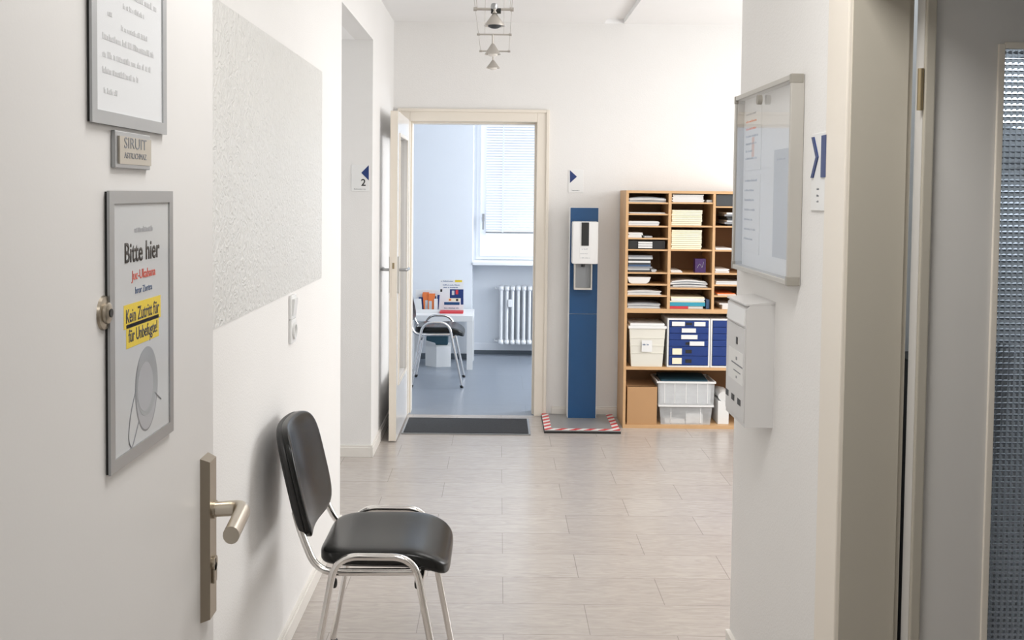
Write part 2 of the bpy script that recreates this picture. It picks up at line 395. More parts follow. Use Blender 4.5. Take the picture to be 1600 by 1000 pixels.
# left wall with the passage opening
struct('wall_left', MB().box(XL-0.12, XL, 0.78, NA, 0, ZC).box(XL-0.12, XL2, NA, NB, NZ, ZC).box(XL-0.12, XL2, NB+0.12, YF, 0, ZC), 'wall')
struct('wall_passage', MB().box(-3.0, XL2, NB, NB+0.12, 0, ZC).box(-3.0, XL-0.12, NA-0.12, NA, 0, ZC).box(-3.12, -3.0, NA-0.12, NB+0.12, 0, ZC), 'wall')
struct('ceiling_passage', B(-3.0, XL-0.12, NA, NB, NZ, NZ+0.1), 'ceiling')
# far wall around the doorway
struct('wall_far', MB().box(XL-0.12, OX0-0.02, YF, YF+0.15, 0, ZC).box(OX1+0.02, 3.32, YF, YF+0.15, 0, ZC).box(OX0-0.02, OX1+0.02, YF, YF+0.15, OZ+0.02, ZC), 'wall')
# right wall with side doorway, its end at the hall corner
struct('wall_right', MB().box(XR, XR+0.125, 0.78, 1.45, 0, ZC).box(XR, XR+0.125, YJ+0.01, 3.42, 0, ZC).box(XR, XR+0.125, 1.45, YJ+0.01, 2.02, ZC)
       .box(XR+0.125, 3.32, 3.30, 3.42, 0, ZC), 'wall')
# hidden right end of the hall, with its window
hw = MB().box(3.2, 3.32, 3.42, 4.1, 0, ZC).box(3.2, 3.32, 6.5, YF, 0, ZC).box(3.2, 3.32, 4.1, 6.5, 0, 0.8).box(3.2, 3.32, 4.1, 6.5, 2.35, ZC)
struct('wall_right_hall', hw, 'wall')
w2 = struct('window_2', MB().box(3.22, 3.28, 4.1, 4.17, 0.8, 2.35).box(3.22, 3.28, 6.43, 6.5, 0.8, 2.35).box(3.22, 3.28, 4.17, 6.43, 0.8, 0.87).box(3.22, 3.28, 4.17, 6.43, 2.28, 2.35).box(3.22, 3.28, 5.27, 5.33, 0.87, 2.28), 'pvc')
# side room behind the right-hand doorway
struct('wall_side_room', MB().box(2.6, 2.72, 0.66, 3.30, 0, ZC).box(XR+0.125, 2.6, 0.66, 0.78, 0, ZC), 'wall')
# entrance wall the left-hand door is hung on, and the vestibule behind the camera
struct('wall_entrance', MB().box(XL-0.12, -0.47, 0.66, 0.78, 0, ZC).box(0.48, XR+0.125, 0.66, 0.78, 0, ZC).box(-0.47, 0.48, 0.66, 0.78, 2.03, ZC), 'wall')
struct('wall_vestibule', MB().box(-1.6, -1.48, -1.6, 0.66, 0, ZC).box(1.5, 1.62, -1.6, 0.66, 0, ZC).box(-1.6, 1.62, -1.7, -1.6, 0, ZC).box(-1.48, XL-0.12, 0.66, 0.78, 0, ZC), 'wall')
# far room walls: a projecting left pier and the window recess
XN = at(739, 300, 9.45).x
YW = 9.78
WX0, WX1 = at(745, 300, YW).x, 0.95
WZ0, WZ1 = at(780, 405, YW).z, 2.40
struct('wall_far_room_left', B(-2.2, -2.05, 7.2, 9.95, 0, 2.64), 'wall_blue_daylit')
struct('wall_far_room_pier', B(-2.05, XN, 9.45, 9.95, 0, 2.64), 'wall_blue_daylit')
struct('wall_far_room_window', MB().box(XN, 2.2, YW, YW+0.17, 0, WZ0).box(XN, WX0, YW, YW+0.17, WZ0, 2.64).box(WX1, 2.2, YW, YW+0.17, WZ0, 2.64).box(WX0, WX1, YW, YW+0.17, WZ1, 2.64), 'wall_blue_daylit')
struct('wall_far_room_right', B(2.05, 2.2, 7.2, YW, 0, 2.64), 'wall_blue_daylit')
struct('wall_far_room_back', MB().box(-2.05, OX0-0.02, YF+0.15, YF+0.17, 0, 2.64).box(OX1+0.02, 2.05, YF+0.15, YF+0.17, 0, 2.64).box(OX0-0.02, OX1+0.02, YF+0.15, YF+0.17, OZ+0.02, 2.64), 'wall_blue_daylit')
# painted embossed panel on the left wall
p1 = atx(503, 112, XL); p2 = atx(503, 434, XL)
struct('trim_1', B(XL, XL+0.0015, 1.75, p1.y, p2.z, p1.z), 'emboss')
# skirtings
def skirt(name, segs):
    mb = MB()
    for x0, x1, y0, y1 in segs:
        mb.box(x0, x1, y0, y1, 0, 0.055, bev=0.002)
        ix = 0.004
        if abs(x1-x0) < abs(y1-y0): mb.box(x0, x1-(ix if x0 < 0 else 0), y0, y1, 0.055, 0.066)
        else: mb.box(x0, x1, y0+ix, y1, 0.055, 0.066)
    return struct(name, mb, 'skirt')
skirt('baseboard_left', [(XL, XL+0.014, 1.7, NA), (XL2, XL2+0.014, NB-0.014, YF)])
skirt('baseboard_passage', [(-3.0, XL2, NB-0.014, NB)])
skirt('baseboard_far', [(OX1+0.12, 3.2, YF-0.014, YF)])
skirt('baseboard_right', [(XR-0.014, XR, 2.52, 3.42)])
struct('baseboard_far_room', MB().box(XN, 2.05, YW-0.02, YW, 0, 0.035).box(-2.05, XN+0.015, 9.43, 9.45, 0, 0.05), 'far_floor_dark')
struct('baseboard_far_room_upper', MB().box(XN, 2.05, YW-0.012, YW, 0.035, 0.10), 'pvc')

# ------------------------------------------------------------ far doorway: frame and open leaf
c = 0.082
fr = MB()
for (a0, a1) in ((OX1, OX1+c), (OX0-c, OX0)):
    fr.box(a0, a1, YF-0.018, YF, 0, OZ+c, bev=0.003)
fr.box(OX0, OX1, YF-0.018, YF, OZ, OZ+c, bev=0.003)
fr.box(OX1+c-0.02, OX1+c, YF-0.028, YF-0.018, 0, OZ+c, bev=0.003).box(OX0-c, OX0-c+0.02, YF-0.028, YF-0.018, 0, OZ+c, bev=0.003).box(OX0-c+0.02, OX1+c-0.02, YF-0.028, YF-0.018, OZ+c-0.02, OZ+c, bev=0.003)
fr.box(OX1, OX1+0.02, YF, YF+0.17, 0, OZ).box(OX0-0.02, OX0, YF, YF+0.17, 0, OZ).box(OX0-0.02, OX1+0.02, YF, YF+0.17, OZ, OZ+0.02)
fr.box(OX1-0.012, OX1, YF+0.05, YF+0.17, 0, OZ-0.012).box(OX0, OX0+0.012, YF+0.05, YF+0.17, 0, OZ-0.012).box(OX0, OX1, YF+0.05, YF+0.17, OZ-0.012, OZ)
struct('trim_2', fr, 'trim')
dx0, dx1, dy0, dy1, dz1 = -0.648, -0.604, 6.25, 7.018, OZ+0.005
d1 = struct('door_1', MB().box(dx0, dx1, dy0, dy0+0.12, 0.008, dz1).box(dx0, dx1, dy1-0.11, dy1, 0.008, dz1)
            .box(dx0, dx1, dy0+0.12, dy1-0.11, 0.008, 0.34).box(dx0, dx1, dy0+0.12, dy1-0.11, dz1-0.14, dz1), 'leaf')
MB().box(dx0+0.018, dx0+0.024, dy0+0.12, dy1-0.11, 0.34, dz1-0.14).build('glass_pane', 'glass', d1)
gb = MB()
for xx in (dx1, dx0-0.006):
    gb.box(xx, xx+0.006, dy0+0.105, dy0+0.125, 0.325, dz1-0.125).box(xx, xx+0.006, dy1-0.125, dy1-0.105, 0.325, dz1-0.125)
    gb.box(xx, xx+0.006, dy0+0.125, dy1-0.125, 0.325, 0.345).box(xx, xx+0.006, dy0+0.125, dy1-0.125, dz1-0.145, dz1-0.125)
gb.build('glazing_bead', 'trim', d1)
MB().box(dx0, dx1, dy0-0.002, dy0-0.0001, 0.008, dz1).build('door_edge', 'trim', d1)
hz = 1.035
lk = MB().box(dx0+0.012, dx1-0.012, dy0-0.004, dy0-0.002, hz-0.16, hz+0.08, bev=0.001).build('lock_plate', 'trim', d1)
MB().box(dx0+0.016, dx1-0.016, dy0-0.006, dy0-0.004, hz+0.01, hz+0.045).build('latch', 'brass', lk)
pl = MB().box(dx1, dx1+0.008, dy0+0.035, dy0+0.075, hz-0.14, hz+0.08, bev=0.002).box(dx0-0.008, dx0, dy0+0.035, dy0+0.075, hz-0.14, hz+0.08, bev=0.002).build('handle_plate', 'alu_matt', d1)
for sg, xx in ((1, dx1+0.008), (-1, dx0-0.008)):
    MB().tube(fillet([(xx, dy0+0.055, hz), (xx+sg*0.045, dy0+0.055, hz), (xx+sg*0.048, dy0+0.165, hz)], 0.015), 0.0085).build('door_handle', 'alu', d1, smooth=True)

# ------------------------------------------------------------ left-hand door (open against the left wall)
DX = -0.45
DYE = 1640*0.45/446.5
d2 = struct('door_2', B(DX-0.04, DX, 0.80, DYE, 0.008, 1.99, bev=0.002), 'door_white')
struct('trim_3', MB().box(-0.50, -0.47, 0.64, 0.80, 0, 2.03).box(0.45, 0.48, 0.64, 0.80, 0, 2.03).box(-0.47, 0.45, 0.64, 0.80, 2.0, 2.03), 'trim')
for hzz in (0.25, 1.75):
    MB().cyl((DX-0.012, 0.795, hzz), (DX-0.012, 0.795, hzz+0.09), 0.008).build('hinge', 'alu', d2)
# escutcheon + lever + cylinder
pz0, pz1 = at(325, 965, 1.60).z, at(325, 712, 1.60).z
py0, py1 = 1.578, 1.622
px = DX+0.014
poly = [(DX, py0, pz0), (DX, py1, pz0), (DX, py1, pz1), (DX, py0, pz1)]
e = MB().hexa([(DX, py0, pz0), (px, py0+0.004, pz0+0.004), (px, py1-0.004, pz0+0.004), (DX, py1, pz0), (DX, py0, pz1), (px, py0+0.004, pz1-0.006), (px, py1-0.004, pz1-0.006), (DX, py1, pz1)]).build('handle_plate', 'nickel', d2)
hz2 = 1.008
MB().cyl((px, 1.602, hz2), (px+0.004, 1.602, hz2), 0.014).build('handle_collar', 'nickel', d2, smooth=True)
hp = fillet([(px+0.003, 1.602, hz2), (-0.388, 1.602, hz2+0.003), (-0.383, 1.50, hz2-0.006)], 0.022, 9)
n = len(hp)
hm = MB(); hm.tube(hp, [0.0105+0.0015*min(1, i/n*2) for i in range(n)], seg=16)
for v in hm.bm.verts: v.co.z = hz2+(v.co.z-hz2)*1.12
hm.build('door_handle', 'nickel_light', d2, smooth=True)
cy = MB().cyl((px, 1.600, 0.925), (px+0.004, 1.600, 0.925), 0.0115).box(px, px+0.004, 1.592, 1.608, 0.895, 0.925, bev=0.001).build('lock_cylinder', 'nickel', d2, smooth=True)
MB().box(px+0.004, px+0.0045, 1.599, 1.601, 0.918, 0.932).build('keyhole', 'black', cy)
# door spy
sp = atx(161, 489, DX)
k = MB().lathe([(0.0, 0.009), (0.009, 0.0085), (0.012, 0.007), (0.0125, 0.004), (0.019, 0.003), (0.020, 0.0)], (DX, sp.y, sp.z), axis='X').build('door_spy', 'nickel', d2, smooth=True)
MB().cyl((DX+0.0085, sp.y, sp.z), (DX+0.0100, sp.y, sp.z), 0.005).build('spy_lens', 'black', k, smooth=True)

# wall frames on the door (posters)
ex, ey, ez = (0, 1, 0), (0, 0, 1), (1, 0, 0)
def poster_frame(u0, u1, v0, v1, vr1, label, bw=0.015):
    a = atx(u0, v0, DX+0.006); b = atx(u1, vr1, DX+0.006); y0, y1 = a.y, b.y
    z1 = a.z; z0 = atx(u0, v1, DX+0.006).z
    t = thing('poster_frame', (DX, (y0+y1)/2, z0), label, 'poster')
    X = DX+0.003
    fm = MB()
    def bar(pts):  # sloped profile bars
        fm.prism(pts, (0.003, 0, 0))
    bar([(X, y0, z0), (X, y1, z0), (X, y1-bw, z0+bw), (X, y0+bw, z0+bw)]); bar([(X, y0, z1), (X, y1, z1), (X, y1-bw, z1-bw), (X, y0+bw, z1-bw)])
    bar([(X, y0, z0), (X, y0+bw, z0+bw), (X, y0+bw, z1-bw), (X, y0, z1)]); bar([(X, y1, z0), (X, y1-bw, z0+bw), (X, y1-bw, z1-bw), (X, y1, z1)])
    fm.build('frame', 'alu', t)
    MB().box(DX+0.0001, X, y0+0.001, y1-0.001, z0+0.001, z1-0.001).build('backing', 'black', t)
    pp = MB().box(X, X+0.001, y0+bw, y1-bw, z0+bw, z1-bw).build('paper', 'paper_grey', t)
    MB().box(X+0.0022, X+0.0026, y0+bw, y1-bw, z0+bw, z1-bw).build('cover_film', 'film', t)
    return t, pp, X+0.001, y0, y1, z0, z1
t, pp, X, y0, y1, z0, z1 = poster_frame(171, 271.5, 298, 746, 672, 'aluminium framed poster reading Bitte hier with two yellow lines')
W = y1-y0; H = z1-z0; ym = (y0+y1)/2
def tx(body, m, v, h, w, off=0.0, bold=0.0):
    # v = px row in the photo at the poster's middle column
    p = atx(222, v, X); return text('lettering', body, m, pp, (X, ym+off, p.z), ex, ey, h, w, bold=bold)
tx('Bitte hier', 'ink', 406, 0.024, 0.128, bold=0.012)
tx('Juc-Ukabana', 'ink_red', 434, 0.0115, 0.088, off=0.003)
tx('bror Zortra', 'ink_blue', 456, 0.0085, 0.062, off=0.003)
for v, w_, s_, hh in ((496, 0.128, 'Kein Zutritt f\u00fcr', 0.0165), (526, 0.112, 'f\u00fcr Unbefugte!', 0.0155)):
    p = atx(224, v, X); yb = MB().box(X, X+0.0003, ym-w_/2-0.004, ym+w_/2+0.004, p.z-0.007, p.z+0.022).build('yellow_bar', 'yellow', pp)
    text('lettering', s_, 'ink', yb, (X+0.0003, ym, p.z), ex, ey, hh, w_-0.006, ext=0.0004, bold=0.008)
# small logo line at the top
p = atx(222, 362, X); r_ = random.Random(3); sb = MB(); scribble(sb, (X, ym-0.03, p.z), ex, ey, 0.07, 0.007, ez, r_); sb.build('lettering', 'ink_pale', pp)
# printed face mask drawing
pc = atx(229, 595, X); my, mz = pc.y, pc.z
def ell(a, b, n=40, pt=0.0): return [(a*math.cos(2*PI*i/n), b*math.sin(2*PI*i/n)*(1+(pt if math.sin(2*PI*i/n) < 0 else 0))) for i in range(n)]
mg = mat('mask_print', (0.36, 0.38, 0.40), 0.6, var=0.35, vscale=14)
MB().prism([(X, my+a*1.04, mz+b-0.004) for a, b in ell(0.041, 0.046, pt=0.30)], (0.0002, 0, 0)).build('drawing', 'ink_grey', pp)
MB().prism([(X+0.0002, my+a*0.97, mz+b-0.004) for a, b in ell(0.041, 0.045, pt=0.28)], (0.0002, 0, 0)).build('drawing', 'ink_pale', pp)
MB().prism([(X+0.0004, my+a, mz+b) for a, b in ell(0.040, 0.044)], (0.0002, 0, 0)).build('drawing', mg, pp)
MB().prism([(X+0.0006, my-0.006+a, mz-0.006+b) for a, b in ell(0.029, 0.031)], (0.0002, 0, 0)).build('drawing', 'ink_pale', pp)
lp = [(X+0.0004, my-0.04, mz-0.004), (X+0.0004, my-0.060, mz-0.03), (X+0.0004, my-0.068, mz-0.060), (X+0.0004, my-0.056, mz-0.075), (X+0.0004, my-0.03, mz-0.045)]
MB().tube(fillet(lp, 0.02), 0.0007, seg=6).build('drawing', 'ink_grey', pp)
MB().tube([(X+0.0004, my+0.03, mz-0.02), (X+0.0004, my+0.056, mz-0.034)], 0.0006, seg=6).build('drawing', 'ink_grey', pp)
MB().tube([(X+0.0004, my+0.012, mz+0.05), (X+0.0004, my+0.013, mz+0.066)], 0.0006, seg=6).build('drawing', 'ink_grey', pp)

t, pp, X, y0, y1, z0, z1 = poster_frame(142.5, 261, -118, 190, 212, 'aluminium framed white notice with faint grey lines, high on grey door')
pp.data.materials[0] = M['paper_cool']
r_ = random.Random(5)
for (u, v, wl, h) in ((203, -8, 0.10, 0.008), (192, 8, 0.075, 0.006), (189, 42, 0.095, 0.006), (160, 54, 0.175, 0.007), (160, 82, 0.165, 0.007), (160, 107, 0.12, 0.007), (162, 139, 0.045, 0.006), (168, 18, 0.018, 0.006)):
    p = atx(u, v, X)
    wl = min(wl, y1-0.018-p.y)
    sb = MB(); scribble(sb, (X, p.y, p.z-0.004), ex, ey, wl, h, ez, r_); sb.build('lettering', 'ink_faint', pp)
# name plate
a = atx(181, 203, DX+0.006); b = atx(236, 264, DX+0.006); zb = atx(181, 262, DX+0.006).z
t = thing('name_plate', (DX, (a.y+b.y)/2, zb), 'small bronze coloured name plate below the upper door notice', 'sign')
MB().box(DX, DX+0.005, a.y, b.y, zb, a.z, bev=0.001).build('plate_holder', 'alu', t)
pl = MB().box(DX+0.005, DX+0.007, a.y+0.01, b.y-0.002, zb+0.005, a.z-0.006).build('plate', 'bronze_plate', t)
ymid = (a.y+b.y)/2+0.002
text('lettering', 'SIRUIT', 'ink_grey', pl, (DX+0.007, ymid, zb+0.024), ex, ey, 0.013, 0.078, ext=0.0004)
text('lettering', 'ASTRUCHMAZ', 'ink_grey', pl, (DX+0.007, ymid, zb+0.012), ex, ey, 0.007, 0.078, ext=0.0004)

# ------------------------------------------------------------ right-hand doorway: casing, jamb, open leaf
cs = MB()
cs.box(XR-0.006, XR, 2.455, 2.50, 0, 2.12, bev=0.001).box(XR-0.018, XR, YJ-0.001, 2.455, 0, 2.10, bev=0.004)
cs.box(XR-0.018, XR, 1.31, 1.45, 0, 2.10, bev=0.004).box(XR-0.018, XR, 1.45, YJ-0.001, 1.99, 2.10, bev=0.004)
struct('trim_4', cs, 'trim')
struct('trim_5', MB().box(XR-0.008, XR+0.115, YJ-0.004, YJ+0.01, 0, 2.0).box(XR+0.115, XR+0.128, YJ+0.006, YJ+0.03, 0, 2.0).box(XR, XR+0.128, 1.45, 1.46, 0, 2.0).box(XR, XR+0.128, 1.46, YJ-0.004, 1.99, 2.02), 'jamb')
LX0, LX1, LY = at(1432, 500, 2.285).x, 1.72, 2.285
gx0 = at(1549, 500, LY).x; gz1 = at(1580, 69, LY).z; gx1 = 1.58; gz0 = 0.22
d3 = struct('door_3', MB().box(LX0, gx0, LY, LY+0.04, 0.008, 1.985).box(gx1, LX1, LY, LY+0.04, 0.008, 1.985).box(gx0, gx1, LY, LY+0.04, 0.008, gz0).box(gx0, gx1, LY, LY+0.04, gz1, 1.985), 'door_grey')
MB().box(LX0, LX0+0.022, LY-0.012, LY-0.0001, 0.008, 1.985, bev=0.003).build('edge_strip', 'jamb', d3)
gb = MB()
b_ = 0.014
for (X0, X1, Z0, Z1) in ((gx0-0.004, gx0+b_-0.004, gz0, gz1), (gx1-b_, gx1, gz0, gz1), (gx0+b_-0.004, gx1-b_, gz0, gz0+b_), (gx0+b_-0.004, gx1-b_, gz1-b_+0.004, gz1+0.004)):
    gb.box(X0, X1, LY-0.006, LY+0.012, Z0, Z1, bev=0.002)
gb.build('glazing_bead', 'trim', d3)
gl = MB(); p_ = 0.0126; yy = LY+0.016
nx = int((gx1-gx0-b_)/p_); nz = int((gz1-gz0-b_)/p_)
gxs = gx0+b_-0.004
vs = {}
verts = []; faces = []
def vid(i, j):
    if (i, j) not in vs: vs[(i, j)] = len(verts); verts.append((gxs+i*p_, yy, gz0+b_-0.004+j*p_))
    return vs[(i, j)]
for i in range(nx+1):
    for j in range(nz+1):
        q = [vid(i, j), vid(i+1, j), vid(i+1, j+1), vid(i, j+1)]
        cx_, cz_ = gxs+(i+0.5)*p_, gz0+b_-0.004+(j+0.5)*p_
        tt = []
        for sx, sz in ((-1, -1), (1, -1), (1, 1), (-1, 1)):
            tt.append(len(verts)); verts.append((cx_+sx*p_*0.20, yy-0.0058, cz_+sz*p_*0.22))
        for k_ in range(4): faces.append((q[k_], q[(k_+1) % 4], tt[(k_+1) % 4], tt[k_]))
        faces.append(tuple(tt))
gl.add(verts, faces)
i1, j1 = nx+1, nz+1
x0_, x1_, z0_, z1_ = gxs, gxs+i1*p_, gz0+b_-0.004, gz0+b_-0.004+j1*p_
gl.add([(x0_, yy+0.004, z0_), (x1_, yy+0.004, z0_), (x1_, yy+0.004, z1_), (x0_, yy+0.004, z1_)], [(0, 3, 2, 1)])
gl.build('glass_pane', 'pattern_glass', d3)
hv = at(1435, 140, LY).z
for zz in (hv, 0.30):
    MB().cyl((LX0-0.007, LY-0.004, zz-0.045), (LX0-0.007, LY-0.004, zz+0.045), 0.0065).build('hinge', 'brass', d3, smooth=True)

cb0 = thing('cabinet', (1.75, 3.02, 0), 'dark low cabinet added to darken the lower patterned glass door', 'cabinet')  # guessed cabinet, added so the lower patterned glass shows dark
MB().box(1.22, 2.3, 2.84, 3.27, 0.06, 1.02, bev=0.003).box(1.25, 2.27, 2.88, 3.25, 0, 0.06).build('body', 'black', cb0)
for k_ in range(2):
    dd = MB().box(1.235+k_*0.53, 1.755+k_*0.53, 2.822, 2.8395, 0.08, 1.0, bev=0.002).build('door', 'black', cb0)
    MB().cyl((1.72+k_*0.08, 2.80, 0.62), (1.72+k_*0.08, 2.80, 0.76), 0.006).build('door_handle', 'alu', dd)

# ------------------------------------------------------------ display case on the right wall
FX = 0.745
ca = atx(1237, 115, FX); cb = atx(1148, 151, FX)
cy0, cy1 = ca.y, cb.y; cz1 = ca.z; cz0 = atx(1237, 449, FX).z
t = thing('display_case', (XR, (cy0+cy1)/2, cz0), 'flat aluminium framed glass notice case on right wall', 'notice case')
fw = 0.014
MB().box(XR-0.006, XR-0.0005, cy0+0.002, cy1-0.002, cz0+0.002, cz1-0.002).build('back_panel', 'white_plastic', t)
f_ = MB()
f_.box(FX, XR-0.0005, cy0, cy0+fw, cz0, cz1, bev=0.002).box(FX, XR-0.0005, cy1-fw, cy1, cz0, cz1, bev=0.002)
f_.box(FX, XR-0.0005, cy0+fw, cy1-fw, cz0, cz0+fw, bev=0.002).box(FX, XR-0.0005, cy0+fw, cy1-fw, cz1-fw, cz1, bev=0.002)
f_.build('frame', 'alu_matt', t)
for (ya, yb) in ((cy0-0.001, cy0+0.018), (cy1-0.018, cy1+0.001)):
    for (za, zb) in ((cz0-0.001, cz0+0.024), (cz1-0.024, cz1+0.001)):
        MB().box(FX-0.0012, XR-0.003, ya, yb, za, zb, bev=0.003).build('corner_piece', 'corner', t)
MB().box(FX+0.004, FX+0.007, cy0+fw, cy1-fw, cz0+fw, cz1-fw).build('glass_pane', 'case_glass', t)
lk = atx(1191, 152, FX); MB().cyl((FX-0.002, lk.y, cz1-0.04), (FX-0.014, lk.y, cz1-0.04), 0.014).build('lock', 'corner', t, smooth=True)
r_ = random.Random(11)
sheets = [(cy1-fw-0.012, 0.21, cz1-fw-0.03, 0.19, 'orange headed sheet, upper far side inside glass notice case', 1),
          (cy1-fw-0.012, 0.21, cz1-fw-0.235, 0.24, 'sheet with rows of grey print, lower far side inside notice case', 0),
          (cy0+fw+0.245, 0.215, cz1-fw-0.17, 0.30, 'plain pale sheet on the near side inside glass notice case', 2)]
for (yr, wd, zt, ht, lab, kind) in sheets:
    Xp = XR-0.0075
    o = B(Xp, Xp+0.0012, yr-wd, yr, zt-ht, zt).build('notice_sheet', 'paper' if kind != 2 else 'paper_grey', origin='base')
    tag(o, lab, 'paper notice', None)
    if kind < 2:
        rows = 7
        for i in range(rows):
            zz = zt-0.02-i*(ht-0.03)/rows; sb = MB()
            scribble(sb, (Xp, yr-0.02, zz), (0, -1, 0), ey, wd*r_.uniform(0.45, 0.8), 0.007, (-1, 0, 0), r_)
            sb.build('lettering', 'orange' if kind == 1 and i in (1, 2) else 'ink_pale', o)
        if kind == 1: MB().box(Xp-0.0004, Xp, yr-0.13, yr-0.10, zt-0.15, zt-0.09).build('printed_field', 'orange_pale', o)
    else:
        sb = MB(); scribble(sb, (Xp, yr-0.03, zt-0.03), (0, -1, 0), ey, wd*0.4, 0.006, (-1, 0, 0), r_); sb.build('lettering', 'ink_pale', o)

# direction sign on the right wall beside the case
sa = atx(1294, 205, XR-0.004); sbm = atx(1270, 330, XR-0.004); sz0 = atx(1294, 330, XR-0.004).z
sy0, sy1 = sa.y, atx(1268, 260, XR-0.004).y
t = thing('direction_sign', (XR, (sy0+sy1)/2, sz0), 'small white wall sign with navy chevron and bar beside the notice case', 'sign')
pl = MB().box(XR-0.004, XR, sy0, sy1, sz0, sa.z, bev=0.001).build('plate', 'white_plastic', t)
sm = (sy0+sy1)/2; zt = sa.z-0.008; zb = atx(1290, 277, XR-0.004).z; zm = (zt+zb)/2; Xs = XR-0.004
MB().box(Xs-0.003, Xs, sy0+0.005, sy0+0.042, zb, zt).build('bar', 'navy', pl)
th = 0.018
ct = sy0+0.068
MB().prism([(Xs, sy1-0.002, zt), (Xs, sy1-0.002-th, zt), (Xs, ct, zm), (Xs, sy1-0.002-th, zb), (Xs, sy1-0.002, zb), (Xs, ct+th, zm)], (-0.003, 0, 0)).build('chevron', 'navy', pl)
sb = MB(); r_ = random.Random(2)
for dz in (0.020, 0.034, 0.05):
    sb = MB(); scribble(sb, (Xs, sm+0.016, sz0+dz), (0, -1, 0), ey, 0.020, 0.005, (-1, 0, 0), r_); sb.build('lettering', 'ink_grey', pl)

# ------------------------------------------------------------ mailbox on the right wall
mx = 0.70
ma = atx(1167, 476, mx); my0 = ma.y; my1 = atx(1135, 600, mx).y; mz1 = ma.z; mz0 = atx(1167, 672, mx).z
t = thing('mailbox', (XR, (my0+my1)/2, mz0), 'white metal letter box below the notice case on right wall', 'mailbox')
bd = MB().prism([(mx, my0, mz0), (XR, my0, mz0), (XR, my0, mz1), (mx+0.012, my0, mz1), (mx, my0, mz1-0.014)], (0, my1-my0, 0)).build('body', 'door_white', t)
MB().hexa([(mx-0.003, my0-0.001, mz1-0.004), (XR, my0-0.001, mz1+0.001), (XR, my1+0.001, mz1+0.001), (mx-0.003, my1+0.001, mz1-0.004), (mx-0.003, my0-0.001, mz1), (XR, my0-0.001, mz1+0.008), (XR, my1+0.001, mz1+0.008), (mx-0.003, my1+0.001, mz1)]).build('lid', 'door_white', t)
MB().hexa([(mx-0.006, my0+0.012, mz1-0.062), (mx, my0+0.012, mz1-0.062), (mx, my1-0.012, mz1-0.062), (mx-0.006, my1-0.012, mz1-0.062),
           (mx-0.001, my0+0.012, mz1-0.016), (mx+0.002, my0+0.012, mz1-0.016), (mx+0.002, my1-0.012, mz1-0.016), (mx-0.001, my1-0.012, mz1-0.016)]).build('slot_flap', 'white_plastic', t)
dr = MB().box(mx-0.003, mx, my0+0.004, my1-0.004, mz0+0.012, mz1-0.070, bev=0.001).build('door', 'door_white', t)
MB().box(mx-0.005, mx-0.003, my0+0.09, my0+0.105, mz1-0.125, mz1-0.105).build('keyhole', 'black', dr)
lb = MB().box(mx-0.004, mx-0.003, my0+0.02, my0+0.20, mz1-0.235, mz1-0.145).build('label', 'paper', dr)
sb = MB()
sb.box(mx-0.0046, mx-0.004, my0+0.02, my0+0.16, mz1-0.186, mz1-0.182).box(mx-0.0046, mx-0.004, my0+0.045, my0+0.13, mz1-0.206, mz1-0.203).box(mx-0.0046, mx-0.004, my0+0.09, my0+0.105, mz1-0.172, mz1-0.163).box(mx-0.0046, mx-0.004, my0+0.09, my0+0.10, mz1-0.225, mz1-0.218)
sb.build('lettering', 'ink_grey', lb)
for k_ in range(3): MB().box(mx-0.0038, mx-0.003, my0+0.04+k_*0.078, my0+0.078+k_*0.078, mz0+0.052, mz0+0.070).build('window_hole', 'black', dr)

# ------------------------------------------------------------ light switches on the left wall
sw = atx(457, 497, XL+0.005)
def swt(zc, label, kind):
    t = thing('light_switch' if kind else 'wall_socket', (XL, sw.y, zc-0.04), label, 'switch' if kind else 'socket')
    MB().box(XL, XL+0.010, sw.y-0.040, sw.y+0.040, zc-0.040, zc+0.040, bev=0.003).build('cover_frame', 'white_plastic', t)
    if kind: MB().hexa([(XL+0.010, sw.y-0.028, zc-0.028), (XL+0.013, sw.y-0.028, zc-0.028), (XL+0.013, sw.y+0.028, zc-0.028), (XL+0.010, sw.y+0.028, zc-0.028), (XL+0.010, sw.y-0.028, zc+0.028), (XL+0.019, sw.y-0.028, zc+0.028), (XL+0.019, sw.y+0.028, zc+0.028), (XL+0.010, sw.y+0.028, zc+0.028)]).build('rocker', 'white_plastic', t)
    else: MB().lathe([(0.028, 0.010), (0.028, 0.017), (0.022, 0.017), (0.021, 0.008), (0.0, 0.008)], (XL, sw.y, zc), axis='X').build('socket_insert', 'white_plastic', t)
swt(sw.z+0.0385, 'white rocker light switch, upper of the pair on left wall', 1)
swt(sw.z-0.0425, 'white socket outlet, lower of the pair on left wall', 0)

# ------------------------------------------------------------ room sign "2" and right-arrow sign
def wall_sign(u0, u1, v0, v1, Y, label, tri, number, textline):
    a = at(u0, v0, Y); b = at(u1, v1, Y)
    t = thing('room_sign', ((a.x+b.x)/2, Y, b.z), label, 'sign')
    pl = MB().box(a.x, b.x, Y-0.004, Y, b.z, a.z, bev=0.001).build('plate', 'white_plastic', t)
    P = [at(u, v, Y-0.004) for u, v in tri]
    MB().prism([Vector((p.x, Y-0.004, p.z)) for p in P], (0, -0.001, 0)).build('arrow', 'navy', pl)
    if number:
        s_, u, v, hpx = number; q = at(u, v, Y); text('lettering', s_, 'ink', pl, (q.x, Y-0.004, q.z), (1, 0, 0), (0, 0, 1), hpx*Y/F, None, bold=0.02)
    sb = MB(); r_ = random.Random(9); u, v, wpx = textline; q = at(u, v, Y)
    scribble(sb, (q.x, Y-0.004, q.z), (1, 0, 0), (0, 0, 1), wpx*Y/F, 0.006, (0, -1, 0), r_); sb.build('lettering', 'ink_grey', pl)
